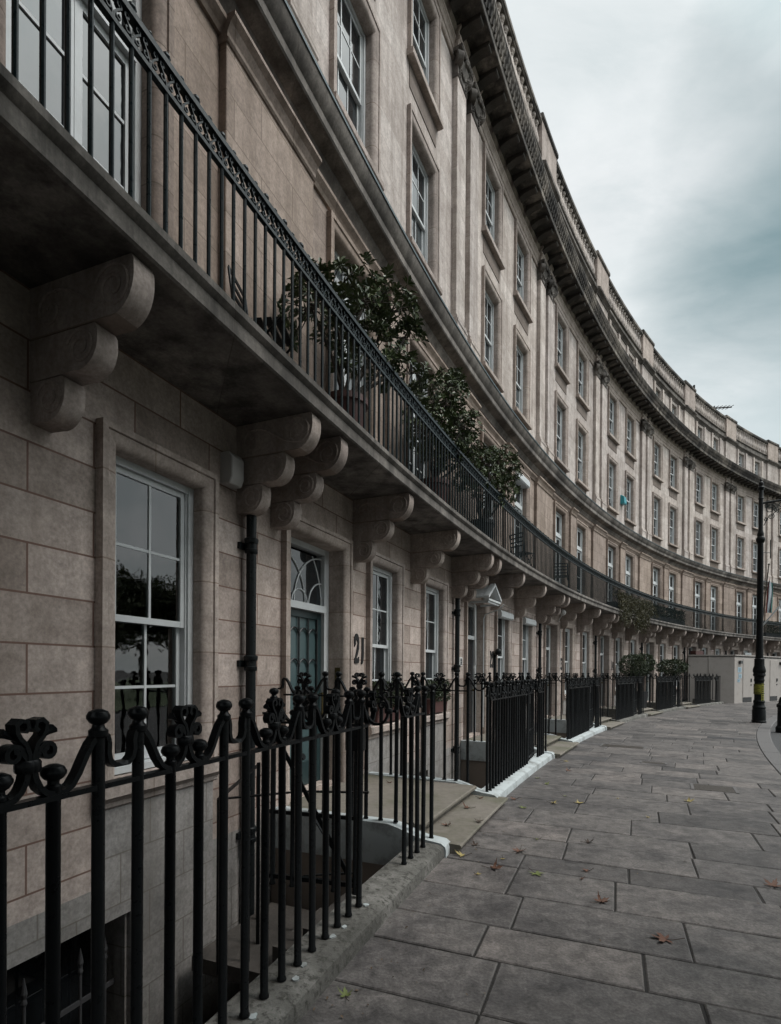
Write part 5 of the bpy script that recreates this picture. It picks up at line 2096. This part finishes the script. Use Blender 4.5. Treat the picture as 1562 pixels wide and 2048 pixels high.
LEAVES = [(0.81, 2.37, 'rust', 0.155, 0.6, 'large rust red curled leaf in the middle of the pavement, beside the mossy steps'),
          (0.24, 2.24, 'brown', 0.14, 0.9, 'crumpled brown leaf with long stalk left of the green leaf'),
          (0.27, 2.59, 'green', 0.13, 0.15, 'flat green leaf, the only green star shaped one in the foreground'),
          (1.37, 2.94, 'dark', 0.13, 1.1, 'dark curled leaf standing on its edges in the middle of the pavement'),
          (-0.13, 3.10, 'brown', 0.15, 1.0, 'curled reddish brown leaf right of the green leaf, nearer the camera'),
          (0.45, 1.92, 'yellow', 0.12, 0.8, 'mottled yellow and brown leaf by the foot of the mossy step'),
          (-0.58, 3.49, 'rust', 0.16, 0.35, 'flat long brown leaf nearest the bottom right of the photo'),
          (-1.92, 1.90, 'green', 0.11, 0.9, 'withered yellow green leaf against the mossy coping at the bottom'),
          (1.32, 1.86, 'dark', 0.12, 0.7, 'dark leaf lying in the joint at the edge of the mossy step'),
          (1.02, 1.60, 'rust', 0.13, 0.9, 'rust brown leaf on the lower step beside the white plinth'),
          (1.81, 1.60, 'brown', 0.13, 1.1, 'curled brown leaf on the middle of the lower step'),
          (2.36, 1.60, 'rust', 0.09, 0.8, 'small rust leaf in the corner of the lower step under the white plinth'),
          (2.49, 2.11, 'green', 0.13, 0.5, 'olive green leaf on the paving just past the mossy step'),
          (2.92, 2.40, 'yellow', 0.12, 0.6, 'tan leaf on the paving left of the pale yellow leaf'),
          (3.08, 2.70, 'yellow', 0.14, 0.4, 'pale yellow star shaped leaf in the middle distance of the pavement'),
          (2.92, 1.92, 'brown', 0.14, 0.8, 'brown curled leaf at the foot of the white coping corner'),
          (4.10, 2.13, 'green', 0.11, 0.9, 'small upright olive leaf on the paving near the white coping'),
          (5.46, 2.26, 'rust', 0.12, 0.8, 'rust leaf on the paving beside the middle of the white coping'),
          (6.48, 2.03, 'yellow', 0.12, 0.3, 'farthest yellow leaf, by the end of the white coping'),
          (3.86, 3.98, 'yellow', 0.15, 0.7, 'twisted yellow leaf lying alone right of the pavement middle'),
          (0.79, 4.34, 'brown', 0.15, 0.5, 'brown leaf at the right edge of the photo'),
          (0.52, 2.98, 'rust', 0.08, 0.5, 'small rust scrap of leaf on a paving joint right of the green leaf'),
          (0.30, 2.95, 'brown', 0.055, 0.8, 'tiny brown scrap of leaf below the rust scrap'),
          (0.05, 2.15, 'yellow', 0.05, 0.3, 'tiny pale scrap of leaf near the mossy coping end'),
          (0.52, 2.27, 'yellow', 0.05, 0.3, 'tiny pale scrap of leaf left of the large rust leaf'),
          (1.25, 2.47, 'green', 0.055, 0.4, 'tiny green scrap of leaf above the large rust leaf'),
          (0.79, 1.95, 'dark', 0.11, 0.9, 'dark dead leaf close to the front of the lower step'),
          (3.42, 2.48, 'green', 0.07, 0.3, 'small green leaf left of the pale yellow leaf, farther off'),
          (3.60, 3.14, 'yellow', 0.05, 0.4, 'tiny yellow scrap of leaf right of the pale yellow leaf'),
          (4.54, 1.92, 'green', 0.09, 0.2, 'flat green leaf close to the white coping'),
          (2.70, 3.50, 'yellow', 0.07, 0.9, 'small pale curled leaf right of the pale yellow leaf, nearer the camera'),
          (2.55, 1.02, 'rust', 0.12, 0.5, 'rust leaf on the upper landing beside the right hand bars'),
          (2.15, 0.45, 'rust', 0.11, 0.6, 'rust leaf on the upper landing near the house wall'),
          (6.95, 1.60, 'yellow', 0.09, 0.4, 'yellow leaf on the step of number 22')]
lr = random.Random(3)
for i, (U, d, col, sz, cu, t) in enumerate(LEAVES):
    mbl, Z = leaf_mesh(i, cu * 0.75)
    s = sz * 0.74
    mbl.v = [(x * s, y * s, z * s) for x, y, z in mbl.v]
    z = 0.004
    if 0.47 < U < 2.6 and d < 1.5 or (6.8 < U < 8.8 and d < 1.5):
        z = 0.224
    elif (0.47 < U < 2.6 or 6.77 < U < 8.9) and d < 1.89:
        z = 0.098
    root = empty('fallen_leaf', frame(U, d, z) @ Matrix.Rotation(lr.uniform(0, 6.28), 4, 'Z'), t, 'leaf', 'fallen plane leaves on the pavement')
    mbl.build('blade', LC[col], root, smooth=1.0)
    st = MB()
    st.tube([(0, 0, Z(0, 0) * s), (0, -0.35 * s, 0.03 * s), (0.1 * s, -0.95 * s, 0.02)], 0.0022, 5)
    st.build('stalk', LC['dark'], root)

# crumbs of leaf and twig swept against the coping and into the joints
lt = MB()
for i in range(420):
    U = lr.uniform(-2.5, 9)
    d = 1.80 + abs(lr.gauss(0, 0.28)) + (0.12 if 0.3 < U < 2.7 else 0) if i < 300 else lr.uniform(1.9, 5.2)
    p = Vector(L(U, d, 0.003 + lr.uniform(0, 0.004)))
    a = lr.uniform(0, 6.28)
    sz = lr.choice([0.008, 0.010, 0.014, 0.02, 0.028]) * lr.uniform(0.7, 1.2)
    q = Vector((math.cos(a), math.sin(a), lr.uniform(0.0, 0.35)))
    leaf_quad(lt, p, q, Vector((0, 0, 1)), sz, sz * lr.uniform(0.2, 0.6), 0.0)
o = raw_build(lt, 'leaf_litter', leaf_mat('litter_crumbs', (0.035, 0.022, 0.016), (0.16, 0.11, 0.07), 0.8))
o.matrix_world = frame(0)
tag(o, 'crumbs of dry leaf and twig scattered along the coping and paving joints', 'litter', None, 'stuff')

# ------------------------------------------------------------------ garden trees opposite (seen in the panes), unseen plane trees added for shade
def garden_or_shade_tree(label):
    root = empty('garden_tree', Matrix.Identity(4), label, 'tree', 'trees of the garden opposite')
    mb = MB()
    mb.tube([(0, 0, 0), (0.1, 0, 2), (0, 0.1, 4.5), (0.1, 0, 7)], 0.3, 10, radii=[0.42, 0.32, 0.26, 0.16])
    tips = []
    for i in range(11):
        a = i * 2.4
        h = 3.6 + 0.3 * i
        l = 3.8 - 0.14 * i
        p1 = Vector((math.cos(a) * l * 0.5, math.sin(a) * l * 0.5, h + 1.3))
        p2 = Vector((math.cos(a + 0.2) * l, math.sin(a + 0.2) * l, h + 2.6))
        mb.tube([(0, 0, h), p1, p2], 0.1, 6, radii=[0.14, 0.09, 0.04])
        tips += [p1, p2, p2.lerp(p1, 0.5)]
    mb.build('trunk', M['bark'], root, smooth=0.8)
    lf = MB()
    for p in tips + [Vector((0, 0, 8)), Vector((0.6, 0.4, 9))]:
        for i in range(300):  # crown thickened so the added trees throw more shade
            q = p + rv(1.0) * rnd.uniform(0.2, 1.7)
            leaf_quad(lf, q, rv(), rv(), rnd.uniform(0.28, 0.48), rnd.uniform(0.2, 0.34))
    raw_build(lf, 'crown', M['tree'], root)
    return root


TREES = [(-4.6, 8.8, 0.88, 'smaller plane tree across the road to the right of the camera'), (-9.0, 6.6, 1.7, 'plane tree just behind the camera whose crown overhangs the pavement'), (-16, 7.2, 1.1, 'second plane tree behind the camera along the kerb'), (-9.5, 12.5, 1.15, 'big garden tree behind the camera across the road'), (4.0, 17.5, 0.95, 'garden tree standing opposite number 21 across the road'), (-20, 16, 1.1, 'garden tree farther back behind the camera'),
         (-2.5, 23, 1.2, 'garden tree deeper in the garden opposite number 21')]
gt = garden_or_shade_tree(TREES[0][3])
for i, (U, d, s, t) in enumerate(TREES):
    c = gt if i == 0 else copy_tree(gt)
    c.matrix_world = frame(U, d, -0.1) @ Matrix.Rotation(i * 1.3, 4, 'Z') @ Matrix.Scale(s, 4)
    c['label'] = t

for (x, y, s, t) in ((31, 13.5, 0.62, 'small garden tree in the middle of the garden, reflected in the nearest window'), (40, 21, 0.95, 'garden tree on the far side of the garden'),
                     (44, 10, 1.0, 'garden tree deep in the garden')):
    c = copy_tree(gt)
    c.matrix_world = Matrix.Translation((x, y, -0.1)) @ Matrix.Rotation(x * 1.7, 4, 'Z') @ Matrix.Scale(s, 4)
    c['label'] = t

# ------------------------------------------------------------------ sky, sun, camera
wld = bpy.data.worlds.new('World')
S.world = wld
wld.use_nodes = True
nt = wld.node_tree
nt.nodes.clear()
out = nt.nodes.new('ShaderNodeOutputWorld')
bg = nt.nodes.new('ShaderNodeBackground')
nt.links.new(bg.outputs[0], out.inputs[0])
SUN_EL, SUN_AZ = math.radians(56), math.radians(104)     # azimuth clockwise from +Y
sky = N(nt, 'ShaderNodeTexSky', sky_type='NISHITA')
sky.sun_disc = False
sky.sun_elevation = SUN_EL
sky.sun_rotation = SUN_AZ
sky.air_density = 1.2
sky.dust_density = 2.0
tc = N(nt, 'ShaderNodeTexCoord')
sx = N(nt, 'ShaderNodeSeparateXYZ')
nt.links.new(tc.outputs['Generated'], sx.inputs[0])
ad_ = N(nt, 'ShaderNodeMath', operation='MAXIMUM')
nt.links.new(sx.outputs[2], ad_.inputs[0])
ad_.inputs[1].default_value = 0.0
a2 = N(nt, 'ShaderNodeMath', operation='ADD')
nt.links.new(ad_.outputs[0], a2.inputs[0])
a2.inputs[1].default_value = 0.35
vd = N(nt, 'ShaderNodeVectorMath', operation='DIVIDE')
nt.links.new(tc.outputs['Generated'], vd.inputs[0])
cb = N(nt, 'ShaderNodeCombineXYZ')
for i in range(3):
    nt.links.new(a2.outputs[0], cb.inputs[i])
nt.links.new(cb.outputs[0], vd.inputs[1])
mpn = N(nt, 'ShaderNodeMapping')
mpn.inputs['Location'].default_value = (0.35, 0.1, 0.0)
mpn.inputs['Rotation'].default_value = (0, 0, 0.6)
mpn.inputs['Scale'].default_value = (0.75, 1.5, 1.0)
nt.links.new(vd.outputs[0], mpn.inputs[0])
n1 = noise(nt, mpn.outputs[0], 1.5, 9, 0.52, 0.35)
n2 = noise(nt, mpn.outputs[0], 4.0, 8, 0.6, 0.5)
CS = 10.2
cl = ramp(nt, n1, [(0.28, (0.66, 0.73, 0.735)), (0.42, (0.75, 0.805, 0.81)), (0.55, (0.80, 0.845, 0.845)), (0.72, (0.88, 0.90, 0.90))])
cl = mixc(nt, 0.5, cl, ramp(nt, n2, [(0.34, (0.62, 0.70, 0.715)), (0.5, (0.92, 0.94, 0.945)), (0.64, (1.10, 1.09, 1.09))]), 'MULTIPLY')
# thin places in the cloud, where the darker blue-green sky comes through


def patch(dirv, lo, hi):
    dv = Vector(dirv).normalized()
    dt = N(nt, 'ShaderNodeVectorMath', operation='DOT_PRODUCT')
    nt.links.new(tc.outputs['Generated'], dt.inputs[0])
    dt.inputs[1].default_value = dv
    ns = N(nt, 'ShaderNodeMath', operation='MULTIPLY_ADD')
    nt.links.new(n1, ns.inputs[0])
    ns.inputs[1].default_value = -0.10
    nt.links.new(dt.outputs['Value'], ns.inputs[2])
    return ramp(nt, ns.outputs[0], [(lo, 0.0), (hi, 1.0)])


p1 = patch((0.79, 1.0, 0.96), 0.918, 0.957)
p2 = patch((0.81, 1.0, 0.46), 0.940, 0.968)
cl = mixc(nt, p1, cl, (0.12, 0.23, 0.25))
cl = mixc(nt, p2, cl, (0.58, 0.67, 0.68))
# the cloud is brighter round the hidden sun
sdv = Vector((math.sin(SUN_AZ) * math.cos(SUN_EL), math.cos(SUN_AZ) * math.cos(SUN_EL), math.sin(SUN_EL)))
sd = N(nt, 'ShaderNodeVectorMath', operation='DOT_PRODUCT')
nt.links.new(tc.outputs['Generated'], sd.inputs[0])
sd.inputs[1].default_value = sdv
cl = mixc(nt, 1.0, cl, ramp(nt, sd.outputs['Value'], [(0.70, (1, 1, 1)), (0.86, (2.6, 2.55, 2.5)), (1.0, (6.0, 5.9, 5.8))]), 'MULTIPLY')
scl = N(nt, 'ShaderNodeVectorMath', operation='SCALE')
nt.links.new(cl, scl.inputs[0])
scl.inputs['Scale'].default_value = CS
mx = mixc(nt, 0.90, sky.outputs[0], scl.outputs[0])
nt.links.new(mx, bg.inputs[0])
bg.inputs[1].default_value = 0.10

sun = bpy.data.lights.new('sun', 'SUN')
sun.energy = 1.5
sun.angle = math.radians(12)
sun.color = (1.0, 0.95, 0.9)
so = bpy.data.objects.new('sun', sun)
C.objects.link(so)
dv = Vector((math.sin(SUN_AZ) * math.cos(SUN_EL), math.cos(SUN_AZ) * math.cos(SUN_EL), math.sin(SUN_EL)))
so.rotation_euler = (-dv).to_track_quat('-Z', 'Y').to_euler()
so.location = (30, 0, 40)

cam = bpy.data.cameras.new('camera')
co = bpy.data.objects.new('camera', cam)
C.objects.link(co)
cam.sensor_fit = 'HORIZONTAL'
cam.sensor_width = 36
cam.lens = 36 * 1078.387 / 1562
cam.shift_y = (1347.256 - 1024) / 1562
cam.clip_start = 0.05
cam.clip_end = 3000
co.matrix_world = Matrix.Translation((0, 0, EYE)) @ Matrix.Rotation(PI / 2 - 0.0042, 4, 'X') @ Matrix.Rotation(0.0066, 4, 'Z')
S.camera = co
S.view_settings.view_transform = 'Standard'
S.view_settings.look = 'None'
S.view_settings.exposure = 0.06
S.view_settings.gamma = 1.0
S.cycles.max_bounces = 6
S.cycles.diffuse_bounces = 3
S.cycles.use_adaptive_sampling = True
S.cycles.use_denoising = True
